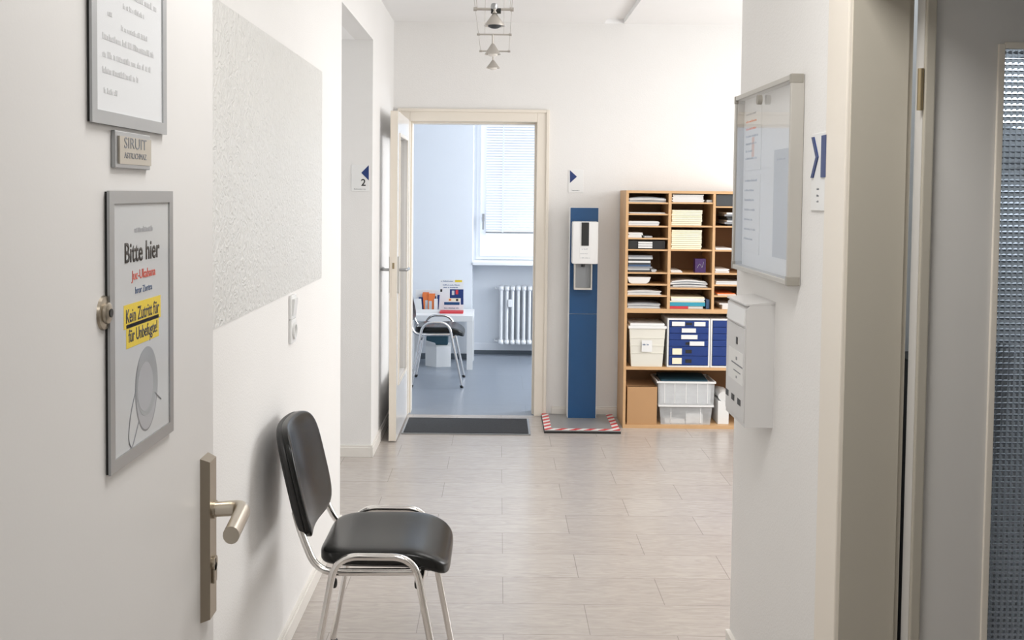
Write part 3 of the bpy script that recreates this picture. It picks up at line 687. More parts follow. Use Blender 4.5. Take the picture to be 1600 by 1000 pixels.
wall_sign(549.5, 577, 257.5, 299, NB, 'square white sign with navy arrow above the number 2', [(564.5, 270), (576.3, 258), (576.3, 282)], ('2', 568, 290.2, 10.5), (553.5, 296, 19))
wall_sign(888.5, 911, 265, 301, YF, 'small white sign with navy right-pointing arrow above the sanitiser stand', [(890.5, 266), (890.5, 286), (901.5, 276)], None, (893.5, 298, 13))

# ------------------------------------------------------------ wire-track ceiling lamp
yb = []
lamp_z = 2.35
bars = [(745, 805, 14.5), (746, 798, 54), (748, 793, 80)]
ctr = None; ZL = 2.37
pts = []
for (u0, u1, v) in bars:
    p = atz((u0+u1)/2, v, ZL); q0 = at(u0, v, p.y); q1 = at(u1, v, p.y); pts.append((p.y, q0, q1))
root = thing('wire_track_lamp', ((pts[0][1].x+pts[0][2].x)/2, pts[0][0], ZC), 'suspended low-voltage wire lamp with three small grey cone shades', 'ceiling lamp')
xc = sum((a.x+b.x)/2 for _, a, b in pts)/3; hwid = 0.086
wr = MB()
y_start = pts[0][0]-0.9
for sx in (-1, 1):
    wr.tube([(xc+sx*hwid, y_start, ZL), (xc+sx*hwid, pts[2][0]+0.02, ZL)], 0.0014, seg=6)
    wr.tube([(xc+sx*hwid, y_start, ZL), (xc+sx*hwid, y_start-0.25, ZC)], 0.0014, seg=6)
    wr.tube([(xc+sx*hwid*0.9, pts[0][0], ZL), (xc+sx*hwid*1.15, pts[0][0]-0.22, ZC)], 0.0014, seg=6)
    wr.tube([(xc+sx*hwid*0.6, pts[1][0], ZL), (xc+sx*hwid*0.6, pts[1][0], ZC)], 0.0010, seg=6)
wr.build('wire', 'lamp_metal', root)
for i, (Y, q0, q1) in enumerate(pts):
    rb = 0.0065 if i == 0 else 0.0045
    b_o = MB().cyl((xc-hwid-0.004, Y, ZL), (xc+hwid+0.004, Y, ZL), rb).cyl((xc-hwid-0.009, Y, ZL), (xc-hwid+0.007, Y, ZL), rb*1.5).cyl((xc+hwid-0.007, Y, ZL), (xc+hwid+0.009, Y, ZL), rb*1.5).build('crossbar', 'lamp_metal', root, smooth=True)
tips = [(773, 20, 44, 16.5, 0), (770, 68, 88, 12.5, 1), (770.5, 94, 109, 10.5, 2)]
for (u, v0, v1, hw_, i) in tips:
    Y = pts[i][0]; a = at(u, v0, Y); b = at(u, v1, Y); R = hw_*Y/F; xx = a.x
    h0, h1 = a.z, b.z
    cone = MB().lathe([(0.006, h0), (0.010, h0-0.004), (R*0.97, h1+0.014), (R, h1+0.010), (R*0.92, h1+0.010), (0.007, h0-0.008)], (xx, Y, 0), seg=28).build('lamp_shade', 'lamp_metal', root, smooth=True)
    MB().cyl((xx, Y, ZL), (xx, Y, h0-0.002), 0.0055 if i else 0.014).build('lamp_holder', 'lamp_metal', root, smooth=True)
    MB().lathe([(0.0, h1-0.002), (R*0.35, h1), (R*0.6, h1+0.006), (R*0.62, h1+0.018), (0.0, h1+0.02)], (xx, Y, 0)).build('bulb', 'lens' if i else 'dark_grey', root, smooth=True)
MB().cyl((xc-0.012, pts[0][0], ZL-0.008), (xc+0.035, pts[0][0], ZL-0.008), 0.013).build('clamp', 'black', root, smooth=True)
MB().lathe([(0.0, 0.03), (0.014, 0.026), (0.018, 0.014), (0.016, 0.0)], (xc+0.004, pts[0][0], ZL)).build('swivel_joint', 'alu', root, smooth=True)

# ------------------------------------------------------------ chairs
def make_chair(x0, y0, label, seatmat='leather', name='visitor_chair', lz=0.460, fx=0.118, bx=-0.108):
    t = thing(name, (x0, y0, 0), label, 'chair')
    D = Vector((x0, y0, 0)); r = 0.0105; hw = 0.232
    def T(p): return D+Vector(p)
    for s in (-1, 1):
        for (xt, xb) in ((fx, 0.205), (bx, -0.188)):
            topz = 0.33; k_ = (topz)/lz
            MB().tube([T((xb, s*hw, 0.012)), T((xb+(xt-xb)*k_, s*hw, topz))], r).build('leg', 'chrome', t, smooth=True)
            MB().cyl(T((xb, s*hw, 0)), T((xb+(xt-xb)*0.06, s*hw, 0.02)), 0.0125).build('foot_cap', 'black', t, smooth=True)
        k_ = 0.33/lz
        lp = fillet([T((-0.188+(bx+0.188)*k_, s*hw, 0.33)), T((bx, s*hw, lz)), T((fx, s*hw, lz)), T((0.205+(fx-0.205)*k_, s*hw, 0.33))], 0.080, 9)
        MB().tube(lp, r).build('side_loop', 'chrome', t, smooth=True)
        bs = fillet([T((-0.231, s*0.190, 0.575)), T((-0.212, s*0.192, 0.51)), T((-0.165, s*0.205, 0.404)), T((0.13, s*0.205, 0.409))], [0.03, 0.06], 9)
        MB().tube(bs, r).build('back_support', 'chrome', t, smooth=True)
    for xx in (-0.118, 0.135):
        MB().cyl(T((xx, -hw, 0.392)), T((xx, hw, 0.392)), 0.009).build('crossbar', 'chrome', t, smooth=True)
    for xx in (-0.115, 0.128):
        for s in (-1, 1):
            MB().pad(T((xx, s*0.222, 0.380)), (0.022, 0.018, 0.030), n=3, cuts=4).build('screw_knob', 'black', t, smooth=True)
    def sf(p):
        z = p.z
        z += -0.048*max(0, (p.x-0.06)/0.14)**2 - 0.006*max(0, (-p.x-0.12)/0.08) + 0.006*(abs(p.y)/0.2)**2*(1 if p.z > 0 else 0)
        w = 1-0.09*max(0, -p.x/0.2)**2
        return Vector((p.x, p.y*w, z))
    MB().pad(T((0.022, 0, 0.438)), (0.385, 0.405, 0.048), n=(6, 6, 4), fn=sf, cuts=16).build('seat', seatmat, t, smooth=True)
    MB().pad(T((0.01, 0, 0.417)), (0.33, 0.36, 0.014), n=6, fn=sf, cuts=10).build('seat_shell', 'black', t, smooth=True)
    def bf(off):
        def g(p):
            y, z = p.y, p.z
            wz = 1-0.05*max(0, -z/0.16)**2-0.10*max(0, z/0.16)**3
            x = p.x-0.235*(z)+off+0.030*(y/0.22)**2
            return Vector((x, y*wz, z))
        return g
    MB().pad(T((-0.250, 0, 0.645)), (0.036, 0.432, 0.325), n=(4, 5, 5), fn=bf(0.0), cuts=16).build('backrest', seatmat, t, smooth=True)
    MB().pad(T((-0.265, 0, 0.641)), (0.030, 0.436, 0.328), n=(4, 5, 5), fn=bf(0.0), cuts=14).build('back_shell', 'black', t, smooth=True)
    return t
ch = make_chair(-0.348, 3.185, 'black leatherette visitor chair with chrome legs against the left wall')
c2 = make_chair(-0.475, 8.27, lz=0.505, fx=0.10, bx=-0.10, label='dark visitor chair with chrome legs in the far room, before white table')

# ------------------------------------------------------------ doormat
ma0 = atz(636, 651.5, 0.01); mb0 = atz(829, 678, 0.01)
t = thing('doormat', ((ma0.x+mb0.x)/2, (ma0.y+mb0.y)/2, 0), 'dark grey doormat with metal edge lying in front of far doorway', 'doormat')
ym0, ym1 = mb0.y, min(ma0.y, YF-0.03)
mx0, mx1 = atz(626, 678, 0.01).x, atz(829, 678, 0.01).x
MB().box(mx0+0.012, mx1-0.012, ym0+0.012, ym1-0.012, 0.0005, 0.010).build('pile', 'mat_pile', t)
MB().box(mx0, mx1, ym0, ym0+0.012, 0.0005, 0.008).box(mx0, mx1, ym1-0.012, ym1, 0.0005, 0.008).box(mx0, mx0+0.012, ym0+0.012, ym1-0.012, 0.0005, 0.008).box(mx1-0.012, mx1, ym0+0.012, ym1-0.012, 0.0005, 0.008).build('edging', 'alu', t)

# ------------------------------------------------------------ sanitiser stand
SY = 6.90
a = at(890.5, 324, SY); b = at(936, 324, SY); sx0, sx1, sz1 = a.x, b.x, a.z
bp0 = atz(851, 673, 0.015); bp1 = atz(969, 673, 0.015); by0 = bp0.y; bx0, bx1 = bp0.x, bp1.x; by1 = 7.02
t = thing('sanitiser_stand', ((sx0+sx1)/2, (by0+by1)/2, 0), 'tall petrol blue column stand for the hand sanitiser dispenser', 'dispenser stand')
bs = MB().box(bx0, bx1, by0, by1, 0.012, 0.020, bev=0.002).build('base_plate', 'steel', t)
MB().box(bx0-0.002, bx1+0.002, by0-0.004, by1+0.002, 0.0, 0.012).build('rubber_edge', 'black', bs)
tw = 0.045
MB().box(bx0, bx1, by0, by0+tw, 0.020, 0.0212).box(bx0, bx0+tw, by0+tw, by1, 0.020, 0.0212).box(bx1-tw, bx1, by0+tw, by1, 0.020, 0.0212).build('warning_tape', 'tape', bs)
MB().box(sx0, sx1, SY+0.003, 6.975, 0.020, sz1, bev=0.002).build('column', 'white_plastic', t)
seam = at(912, 490.5, SY).z
MB().box(sx0+0.005, sx1-0.004, SY-0.004, SY+0.0028, 0.020, seam-0.0015).build('front_panel', 'blue', t)
MB().box(sx0+0.005, sx1-0.004, SY-0.004, SY+0.0028, seam+0.0015, sz1-0.002).build('front_panel', 'blue', t)
# dispenser
a = at(894.8, 346, 6.80); b = at(934.5, 413, 6.80)
d = thing('hand_sanitiser_dispenser', ((a.x+b.x)/2, SY, b.z), 'white and grey soap dispenser mounted on the blue column', 'dispenser')
MB().box(a.x, b.x, 6.80, 6.893, b.z, a.z, bev=0.012).build('housing', 'white_plastic', d, smooth=True)
p0 = at(909, 347.5, 6.797); p1 = at(920, 384, 6.797)
MB().box(p0.x, p1.x, 6.794, 6.80, p1.z, p0.z).build('level_window', 'black', d)
q0 = at(906, 386, 6.797); q1 = at(923, 405, 6.797); lb = MB().box(q0.x, q1.x, 6.7988, 6.80, q1.z, q0.z).build('label', 'paper', d)
sb = MB(); r_ = random.Random(4)
for (u, v, wpx, hh) in ((909, 390, 9, 0.008), (906.5, 397, 12, 0.005), (907, 403.5, 15, 0.006)):
    q = at(u, v, 6.797); scribble(sb, (q.x, 6.7988, q.z), (1, 0, 0), (0, 0, 1), wpx*6.8/F, hh, (0, -1, 0), r_)
sb.build('lettering', 'ink_pale', lb)
p0 = at(897.5, 413, 6.82); p1 = at(925, 453, 6.82)
tr = MB().box(p0.x, p0.x+0.008, 6.82, 6.893, p1.z, p0.z).box(p1.x-0.008, p1.x, 6.82, 6.893, p1.z, p0.z).box(p0.x+0.008, p1.x-0.008, 6.82, 6.893, p1.z, p1.z+0.012).build('drip_tray', 'alu_matt', d)
MB().box(p0.x+0.008, p1.x-0.008, 6.845, 6.893, p1.z+0.012, p0.z).build('tray_back', 'tray', d)
MB().cyl((0.5*(p0.x+p1.x), 6.835, p0.z-0.016), (0.5*(p0.x+p1.x), 6.835, p0.z), 0.012).build('nozzle', 'black', d, smooth=True)

# ------------------------------------------------------------ bookcase
BY, BB = 6.70, 7.03
bx = [at(977, 400, BY).x, 0, 0, 0]
L0 = at(977.0, 400, BY).x; tk = 0.017
cols = [(L0+tk, at(1043.5, 400, BY).x), (at(1048, 400, BY).x, at(1113, 400, BY).x), (at(1117, 400, BY).x, at(1117, 400, BY).x+0.268)]
R1 = cols[2][1]+tk
ztop = at(1040, 298, BY).z
zt2 = ztop-tk
zmid1 = at(1010, 482.5, BY).z; zmid0 = at(1010, 489, BY).z
zsh1 = at(1010, 573.5, BY).z; zsh0 = at(1010, 578, BY).z
zb1 = at(1010, 664, BY).z
t = thing('bookcase', ((L0+R1)/2, (BY+BB)/2, 0), 'beech pigeonhole bookcase against the far wall, right of the blue column', 'bookcase')
def part(nm, m, *a): return MB().box(*a).build(nm, m, t)
part('side_panel', 'beech', L0, L0+tk, BY, BB, 0, ztop); part('side_panel', 'beech', R1-tk, R1, BY, BB, 0, ztop)
part('top_board', 'beech', L0+tk, R1-tk, BY, BB, zt2, ztop)
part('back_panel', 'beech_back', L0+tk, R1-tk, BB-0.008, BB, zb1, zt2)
part('middle_board', 'beech', L0+tk, R1-tk, BY, BB-0.008, zmid0, zmid1)
part('shelf', 'beech', L0+tk, R1-tk, BY+0.003, BB-0.008, zsh0, zsh1)
part('bottom_board', 'beech', L0+tk, R1-tk, BY, BB-0.008, 0, zb1)
part('divider', 'beech', cols[0][1], cols[1][0], BY+0.001, BB-0.008, zmid1, zt2)
part('divider', 'beech', cols[1][1], cols[2][0], BY+0.001, BB-0.008, zmid1, zt2)
shv = [[317.4, 335, 354, 373, 390.8, 426.8, 445, 462.6], [317.4, 354, 391.2, 427.8, 451.3], [323.6, 354.4, 392, 428.2, 446.2, 463.2]]
um = [1012, 1081, 1130]
SH = [[], [], []]
for ci in range(3):
    for v in shv[ci]:
        z = at(um[ci], v-1.2, BY).z; SH[ci].append(z)
        part('shelf', 'beech', cols[ci][0], cols[ci][1], BY+0.004, BB-0.008, z-0.0095, z)
    SH[ci].append(zmid1)
# contents: layered stacks
def stack(name, ci, si, u0, u1, hpx, mats, label, cat, seed=0, nl=6, dy=0.02, dep=0.26, jit=0.006, group=None, curl=0.0, z=None, lim=None):
    rr = random.Random(seed); zb = SH[ci][si] if z is None else z
    x0, x1 = at(u0, 420, BY+dy).x, at(u1, 420, BY+dy).x
    lo = cols[ci][0]+0.003 if ci is not None else -9; hi = cols[ci][1]-0.003 if ci is not None else 9
    x0 = max(x0, lo); x1 = min(x1, hi); h = hpx*BY/F
    mb = MB(); per = h/nl
    for i in range(nl):
        a0 = min(max(x0+rr.uniform(-jit, jit), lo), hi); a1 = max(min(x1+rr.uniform(-jit, jit), hi), lo)
        y0 = BY+dy+rr.uniform(0, jit*1.6); z0 = zb+0.0004+i*per; z1 = z0+per*0.93
        n_ = 7; top = []; 
        for (zz, flip) in ((z0, 0), (z1, 1)): pass
        g = []
        for k in range(n_+1):
            f = k/n_; xx = a0+(a1-a0)*f; dz = curl*math.sin(f*PI)*(i/nl)-curl*0.35*f*f*(i/nl)
            dz = max(dz, 0) if curl > 0 else 0
            g.append((xx, dz))
        poly = [(xx, y0, z0+dz) for xx, dz in g]+[(xx, y0, z1+dz) for xx, dz in reversed(g)]
        mb.prism(poly, (0, dep, 0))
    ml = mats if isinstance(mats, list) else [mats]
    o = mb.build(name, ml, origin='base')
    if len(ml) > 1:
        fc = n_*2+4
        nf = len(o.data.polygons)//nl
        for i, p in enumerate(o.data.polygons): p.material_index = (i//nf*7+seed) % len(ml)
    tag(o, label, cat, group); return o
col_name = ['left', 'middle', 'right']
stack('paper_stack', 0, 0, 982, 1038, 7, ['paper', 'paper', 'mid_grey'], 'curling white papers in the topmost left pigeonhole', 'papers', 1, 5, curl=0.010)
stack('paper_stack', 0, 1, 982, 1037, 1.6, ['paper'], 'thin white sheets in left column, second pigeonhole from top', 'papers', 2, 2)
stack('paper_stack', 0, 2, 981, 1028, 7, ['paper', 'paper', 'paper_grey'], 'neat white stack in left column, third pigeonhole from top', 'papers', 3, 5)
stack('paper_stack', 0, 3, 980, 1003, 8, ['paper'], 'short white stack in left column, fourth pigeonhole from top', 'papers', 4, 4, dep=0.24)
stack('paper_stack', 0, 3, 1005, 1018, 3, ['paper', 'mid_grey'], 'low loose slips beside the short white stack, left column', 'papers', 5, 3)
# black boxes / binders with white labels under them
def binder(ci, si, u0, u1, hpx, m, lab, label, rows=1):
    x0, x1 = at(u0, 400, BY+0.02).x, at(u1, 400, BY+0.02).x; z = SH[ci][si]; h = hpx*BY/F
    t_ = thing('document_box', ((x0+x1)/2, BY+0.14, z), label, 'box')
    b0 = MB().box(x0, x1, BY+0.02, BY+0.27, z+0.0004, z+h, bev=0.002).build('body', m, t_)
    if lab:
        a0, a1 = at(lab[0], 400, BY+0.02).x, at(lab[1], 400, BY+0.02).x
        for r in range(rows):
            zz = z+h*(0.12+r*0.8/rows)
            MB().box(a0, a1, BY+0.0185, BY+0.02, zz, zz+h*0.62/rows).build('label', 'paper', t_)
    return t_
binder(0, 4, 981.5, 1039, 13.5, 'black', (997, 1019), 'black document box with white labels, left column of bookcase', 3)
stack('magazine_stack', 0, 5, 980.5, 1018, 26, ['dark_grey', 'paper_grey', 'mid_grey', 'ink_blue', 'dark_grey', 'paper'], 'stack of dark and grey magazines, left column of bookcase', 'magazines', 6, 9, jit=0.010)
stack('paper_stack', 0, 5, 1019, 1026, 4, ['paper_grey'], 'few small cards right of the dark magazines, left column', 'papers', 7, 2)
# curved white tray shaped stack
x0, x1 = at(981, 440, BY).x, at(1018, 440, BY).x; z = SH[0][6]; mb = MB()
mb.prism([(x0, BY+0.03, z+0.042), (x0+0.012, BY+0.03, z+0.008), (x0+0.03, BY+0.03, z+0.0005), (x1-0.03, BY+0.03, z+0.0005), (x1-0.012, BY+0.03, z+0.012), (x1, BY+0.03, z+0.042)], (0, 0.24, 0))
tag(mb.build('paper_tray', 'paper', origin='base'), 'white dish-shaped paper tray, left column below the magazines', 'tray')
stack('paper_stack', 0, 7, 981, 1033, 6, ['paper', 'paper_grey', 'paper'], 'white papers in left column, second pigeonhole from its bottom', 'papers', 8, 5, curl=0.008)
stack('paper_stack', 0, 8, 981, 1033, 8, ['paper_grey', 'paper', 'mid_grey'], 'grey and white papers in the lowest left pigeonhole', 'papers', 9, 6, curl=0.006)
# middle column
stack('paper_stack', 1, 0, 1049, 1098, 12, ['paper'], 'tall white paper stack in the topmost middle pigeonhole', 'papers', 10, 6)
stack('paper_stack', 1, 0, 1103, 1111, 4, ['paper'], 'small white slips right of top middle paper stack', 'papers', 11, 2)
for si, nb, lab, grp in ((1, 8, 'cream booklet in the upper thick pile of the middle column', 'cream booklets in the upper middle pile'), (2, 10, 'cream booklet in the lower thick pile of the middle column', 'cream booklets in the lower middle pile')):
    x0 = cols[1][0]+0.004; x1 = at(1097, 350, BY).x; z = SH[1][si]; h = (24.5 if si == 1 else 30.5)*BY/F/nb
    base = MB().box(x0, x1, BY+0.02, BY+0.29, z+0.0004, z+h*0.93, bev=0.0015).build('booklet', 'paper_cream', origin='base'); tag(base, lab, 'booklet', grp)
    rr = random.Random(si)
    for i in range(1, nb):
        o = base.copy(); C.objects.link(o); o.location = base.location+Vector((rr.uniform(0, 0.005), rr.uniform(-0.004, 0.004), i*h))
stack('paper_stack', 1, 3, 1049, 1066, 3.5, ['paper'], 'low white slips left of the purple box, middle column', 'papers', 12, 2)
x0, x1 = at(1087.5, 410, BY).x, at(1104.5, 410, BY).x
pb = thing('printed_box', ((x0+x1)/2, BY+0.05, SH[1][3]), 'small dark purple printed box in the middle column', 'box')
MB().box(x0, x1, BY+0.03, BY+0.09, SH[1][3]+0.0004, SH[1][3]+22*BY/F, bev=0.001).build('carton', 'purple', pb)
MB().tube(fillet([(x0+0.012, BY+0.0295, SH[1][3]+0.03), (x0+0.03, BY+0.0295, SH[1][3]+0.06), (x0+0.045, BY+0.0295, SH[1][3]+0.03), (x0+0.055, BY+0.0295, SH[1][3]+0.07)], 0.01), 0.001, seg=6).build('printed_line', 'ink_pale', pb)
stack('magazine_stack', 1, 4, 1050, 1106, 10, ['paper', 'paper_grey', 'paper', 'mid_grey'], 'loose heap of grey-white leaflets above the blue and red books', 'leaflets', 13, 6, curl=0.012, jit=0.012)
z = SH[1][5]
for k_, (m, h, u1, lab) in enumerate((('red', 4.2, 1076, 'red book at the base of the middle column pile'), ('teal', 6, 1103, 'teal blue folder above the red book, middle column'), ('paper', 9, 1102, 'white papers topping the teal folder, middle column'))):
    x1 = at(u1, 470, BY).x; x0 = cols[1][0]+0.004; hh = h*BY/F
    if m == 'red':
        o2 = MB().box(x1+0.003, at(1100, 470, BY).x, BY+0.03, BY+0.25, z+0.0005, z+hh-0.0005, bev=0.001).build('booklet', 'paper', origin='base'); tag(o2, 'white booklet beside the red book, middle column', 'booklet')
    if m == 'paper': o = stack('paper_stack', 1, 5, 1049, 1102, 8.5, ['paper', 'paper', 'paper_cream'], lab, 'papers', 14, 4, z=z)
    else: o = MB().box(x0, x1, BY+0.02, BY+0.26, z+0.0005, z+hh-0.0005, bev=0.001).build('book' if m == 'red' else 'folder', m, origin='base'); tag(o, lab, 'book' if m == 'red' else 'folder')
    z += hh
zz = SH[1][5]
o = B(at(1104.5, 470, BY).x, at(1109.5, 470, BY).x, BY+0.02, BY+0.24, zz+0.0005, zz+15*BY/F, bev=0.001).build('folder', 'ink_blue', origin='base'); tag(o, 'narrow blue folder standing right of the teal folder', 'folder')
# right column (partly hidden behind the notice case)
o = B(cols[2][0]+0.006, cols[2][0]+0.19, BY+0.02, BY+0.25, SH[2][0]+0.0005, SH[2][0]+18.5*BY/F, bev=0.003).build('document_box', 'dark_grey', origin='base'); tag(o, 'dark grey box in the topmost right pigeonhole', 'box')
stack('magazine_stack', 2, 1, 1133, 1160, 21, ['dark_grey', 'paper', 'mid_grey', 'black'], 'dark magazine pile in right column below the grey box', 'magazines', 15, 7, jit=0.012)
stack('paper_stack', 2, 2, 1118, 1143, 2.8, ['paper'], 'thin white sheets in right column, third pigeonhole from top', 'papers', 16, 2)
stack('paper_stack', 2, 3, 1118, 1139, 6, ['paper'], 'white papers in right column, fourth pigeonhole from top', 'papers', 17, 4)
stack('paper_stack', 2, 4, 1120, 1160, 5, ['paper', 'paper_grey'], 'white papers in right column, fifth pigeonhole from top', 'papers', 18, 3)
stack('paper_stack', 2, 5, 1122, 1150, 3, ['orange', 'paper'], 'reddish and white slips in right column, sixth pigeonhole from top', 'papers', 19, 2)
stack('paper_stack', 2, 6, 1128, 1160, 9, ['paper'], 'crumpled white papers in the lowest right pigeonhole', 'papers', 20, 4, jit=0.012)
# lower bay: white lidded crate
def frustum(mb, x0, x1, y0, y1, z0, z1, ins):
    mb.hexa([(x0+ins, y0+ins*0.5, z0), (x1-ins, y0+ins*0.5, z0), (x1-ins, y1-ins*0.5, z0), (x0+ins, y1-ins*0.5, z0), (x0, y0, z1), (x1, y0, z1), (x1, y1, z1), (x0, y1, z1)]); return mb
a = at(982, 505, BY); b = at(1041, 573, BY); z0 = zsh1+0.0005
t2 = thing('storage_crate', ((a.x+b.x)/2, BY+0.15, z0), 'cream tapered plastic crate with lid on the lower shelf', 'crate')
zt = at(1010, 514, BY).z
frustum(MB(), a.x+0.008, b.x-0.008, BY+0.01, BY+0.29, z0, zt, 0.016).build('body', 'cream_plastic', t2)
for f in (0.35, 0.55, 0.75):
    zz = z0+(zt-z0)*f; i_ = 0.016*(1-f)
    MB().box(a.x+0.006+i_, b.x-0.006-i_, BY+0.007+i_*0.5, BY+0.02, zz, zz+0.004).build('rib', 'cream_plastic', t2)
MB().box(a.x, b.x, BY+0.003, BY+0.30, zt, zt+0.018, bev=0.004).box(a.x+0.012, b.x-0.012, BY+0.015, BY+0.29, zt+0.018, zt+0.034, bev=0.004).build('lid', 'white_plastic', t2)
p0 = at(1003, 532, BY); p1 = at(1019, 550, BY); lb = MB().box(p0.x, p1.x, BY+0.0045, BY+0.0055, p1.z, p0.z).build('label', 'paper', t2)
sb = MB(); scribble(sb, (p0.x+0.006, BY+0.0045, p1.z+0.042), (1, 0, 0), (0, 0, 1), 0.04, 0.012, (0, -1, 0), random.Random(1)); sb.build('lettering', 'ink_blue', lb)
# blue drawer units
def drawers(u0, u1, label, labs):
    a = at(u0, 498, BY); b = at(u1, 574, BY); z0 = zsh1+0.0005; z1 = at(1078, 498, BY).z
    t3 = thing('drawer_unit', ((a.x+b.x)/2, BY+0.15, z0), label, 'drawer unit')
    MB().box(a.x, a.x+0.010, BY+0.008, BY+0.30, z0, z1).box(b.x-0.010, b.x, BY+0.008, BY+0.30, z0, z1).box(a.x+0.010, b.x-0.010, BY+0.008, BY+0.30, z0, z0+0.010).box(a.x+0.010, b.x-0.010, BY+0.008, BY+0.30, z1-0.010, z1).build('housing', 'white_plastic', t3)
    nd = [1, 1, 1, 1, 1.45, 1.45]; tot = sum(nd); zz = z1-0.012; Ht = (z1-z0-0.024)
    for i, q in enumerate(nd):
        h = Ht*q/tot
        dz = MB().box(a.x+0.012, b.x-0.012, BY+0.004, BY+0.28, zz-h+0.0015, zz-0.0005, bev=0.002).build('drawer', 'blue_plastic', t3)
        mx_ = (a.x+b.x)/2
        MB().box(mx_-0.020, mx_+0.020, BY+0.0015, BY+0.004, zz-h*0.72, zz-h*0.35, bev=0.001).build('pull', 'black', dz)
        if labs and labs[i]:
            for (f0, f1, c_) in labs[i]:
                MB().box(a.x+(b.x-a.x)*f0, a.x+(b.x-a.x)*f1, BY-0.0005, BY+0.001, zz-h*0.85, zz-h*0.2).build('label', c_, dz)
        zz -= h
    return t3
drawers(1043.5, 1109, 'blue desk drawer organiser with white housing and paper labels', [[(0.1, 0.4, 'paper'), (0.62, 0.88, 'paper')], [(0.33, 0.66, 'paper')], [(0.32, 0.7, 'paper')], [(0.52, 0.86, 'paper')], [(0.12, 0.34, 'paper_cream')], [(0.12, 0.34, 'paper_cream')]])
drawers(1111.5, 1177, 'second blue drawer organiser, partly hidden behind the letter box', None)
# cardboard box (open top with flaps)
a = at(977.5+3, 606, BY+0.01); b = at(1026, 663, BY+0.01); zc0 = zb1+0.0005; zt = at(1003, 605, BY).z
t4 = thing('cardboard_box', ((a.x+b.x)/2, BY+0.15, zc0), 'plain brown cardboard box in bottom left bay of the bookcase', 'box')
MB().box(a.x, b.x, BY+0.012, BY+0.015, zc0, zt).box(a.x, b.x, BY+0.27, BY+0.273, zc0, zt).box(a.x, a.x+0.003, BY+0.015, BY+0.27, zc0, zt).box(b.x-0.003, b.x, BY+0.015, BY+0.27, zc0, zt).box(a.x+0.003, b.x-0.003, BY+0.015, BY+0.27, zc0, zc0+0.003).build('body', 'cardboard', t4)
MB().hexa([(a.x+0.003, BY+0.10, zt-0.012), (b.x-0.003, BY+0.10, zt-0.012), (b.x-0.003, BY+0.265, zt-0.004), (a.x+0.003, BY+0.265, zt-0.004), (a.x+0.003, BY+0.10, zt-0.009), (b.x-0.003, BY+0.10, zt-0.009), (b.x-0.003, BY+0.265, zt-0.001), (a.x+0.003, BY+0.265, zt-0.001)]).build('flap', 'cardboard', t4)
# translucent tub with papers
def tub(x0, x1, y0, y1, z0, z1, ins, label, ribs):
    t5 = thing('plastic_tub', ((x0+x1)/2, (y0+y1)/2, z0), label, 'tub')
    mb = MB(); w_ = 0.003
    lo = [(x0+ins, y0+ins*0.6), (x1-ins, y0+ins*0.6), (x1-ins, y1-ins*0.6), (x0+ins, y1-ins*0.6)]; hi = [(x0, y0), (x1, y0), (x1, y1), (x0, y1)]
    for k in range(4):
        k2 = (k+1) % 4; (ax, ay), (bx_, by_) = lo[k], lo[k2]; (cx_, cy_), (dx_, dy_) = hi[k], hi[k2]
        mb.add([(ax, ay, z0), (bx_, by_, z0), (dx_, dy_, z1), (cx_, cy_, z1)], [(0, 1, 2, 3)])
    mb.add([(p[0], p[1], z0) for p in lo], [(0, 1, 2, 3)])
    bd = mb.build('body', 'translucent', t5)
    MB().box(x0-0.008, x1+0.008, y0-0.008, y0, z1-0.010, z1+0.002).box(x0-0.008, x1+0.008, y1, y1+0.006, z1-0.010, z1+0.002).box(x0-0.008, x0, y0, y1, z1-0.010, z1+0.002).box(x1, x1+0.008, y0, y1, z1-0.010, z1+0.002).build('rim', 'white_plastic', t5)
    rb = MB()
    for f in ribs:
        xx = x0+(x1-x0)*f; rb.box(xx-0.002, xx+0.002, y0-0.001+ins*0.3, y0+ins*0.5, z0+0.01, z1-0.012)
    rb.build('rib', 'white_plastic', t5)
    return t5
x0, x1 = at(1031, 640, BY).x, at(1114, 640, BY).x; z0 = zb1+0.0006; z1 = at(1072, 634, BY).z
tub(x0, x1, BY+0.02, BY+0.29, z0, z1, 0.012, 'clear plastic tub on the bottom board of the bookcase', (0.22, 0.78))
for k_, (f0, f1, h0) in enumerate(((0.12, 0.5, 0.002), (0.52, 0.84, 0.002))):
    o = B(x0+(x1-x0)*f0, x0+(x1-x0)*f1, BY+0.05, BY+0.22, z0+0.002, z0+0.03+0.035*k_, bev=0.002).build('paper_bundle', 'paper', origin='base')
    tag(o, ['low white paper bundle inside clear tub, left half', 'taller white paper bundle inside clear tub, right half'][k_], 'papers')
z2 = z1+0.003; z3 = at(1072, 597, BY).z
x0b, x1b = at(1027, 610, BY).x, at(1117, 610, BY).x
MBt = tub(x0b+0.006, x1b, BY+0.012, BY+0.29, z2, z3, 0.004, 'ribbed clear plastic tub stacked on top of lower tub', (0.12, 0.3, 0.5, 0.7, 0.88))
o = B(x0b+0.02, x1b-0.02, BY+0.03, BY+0.26, z2+0.002, z3-0.004, bev=0.002).build('paper_bundle', 'paper_grey', origin='base'); tag(o, 'grey-white papers filling the upper clear tub', 'papers')
o = MB().hexa([(x0b+0.03, BY+0.04, z3-0.003), (x1b-0.04, BY+0.04, z3-0.003), (x1b-0.04, BY+0.25, z3-0.003), (x0b+0.03, BY+0.25, z3-0.003), (x0b+0.03, BY+0.04, z3+0.006), (x1b-0.04, BY+0.04, z3+0.006), (x1b-0.04, BY+0.25, z3+0.020), (x0b+0.03, BY+0.25, z3+0.020)]).build('folder', 'dark_teal', origin='base')
tag(o, 'dark teal folder lying on top of the upper clear tub', 'folder')
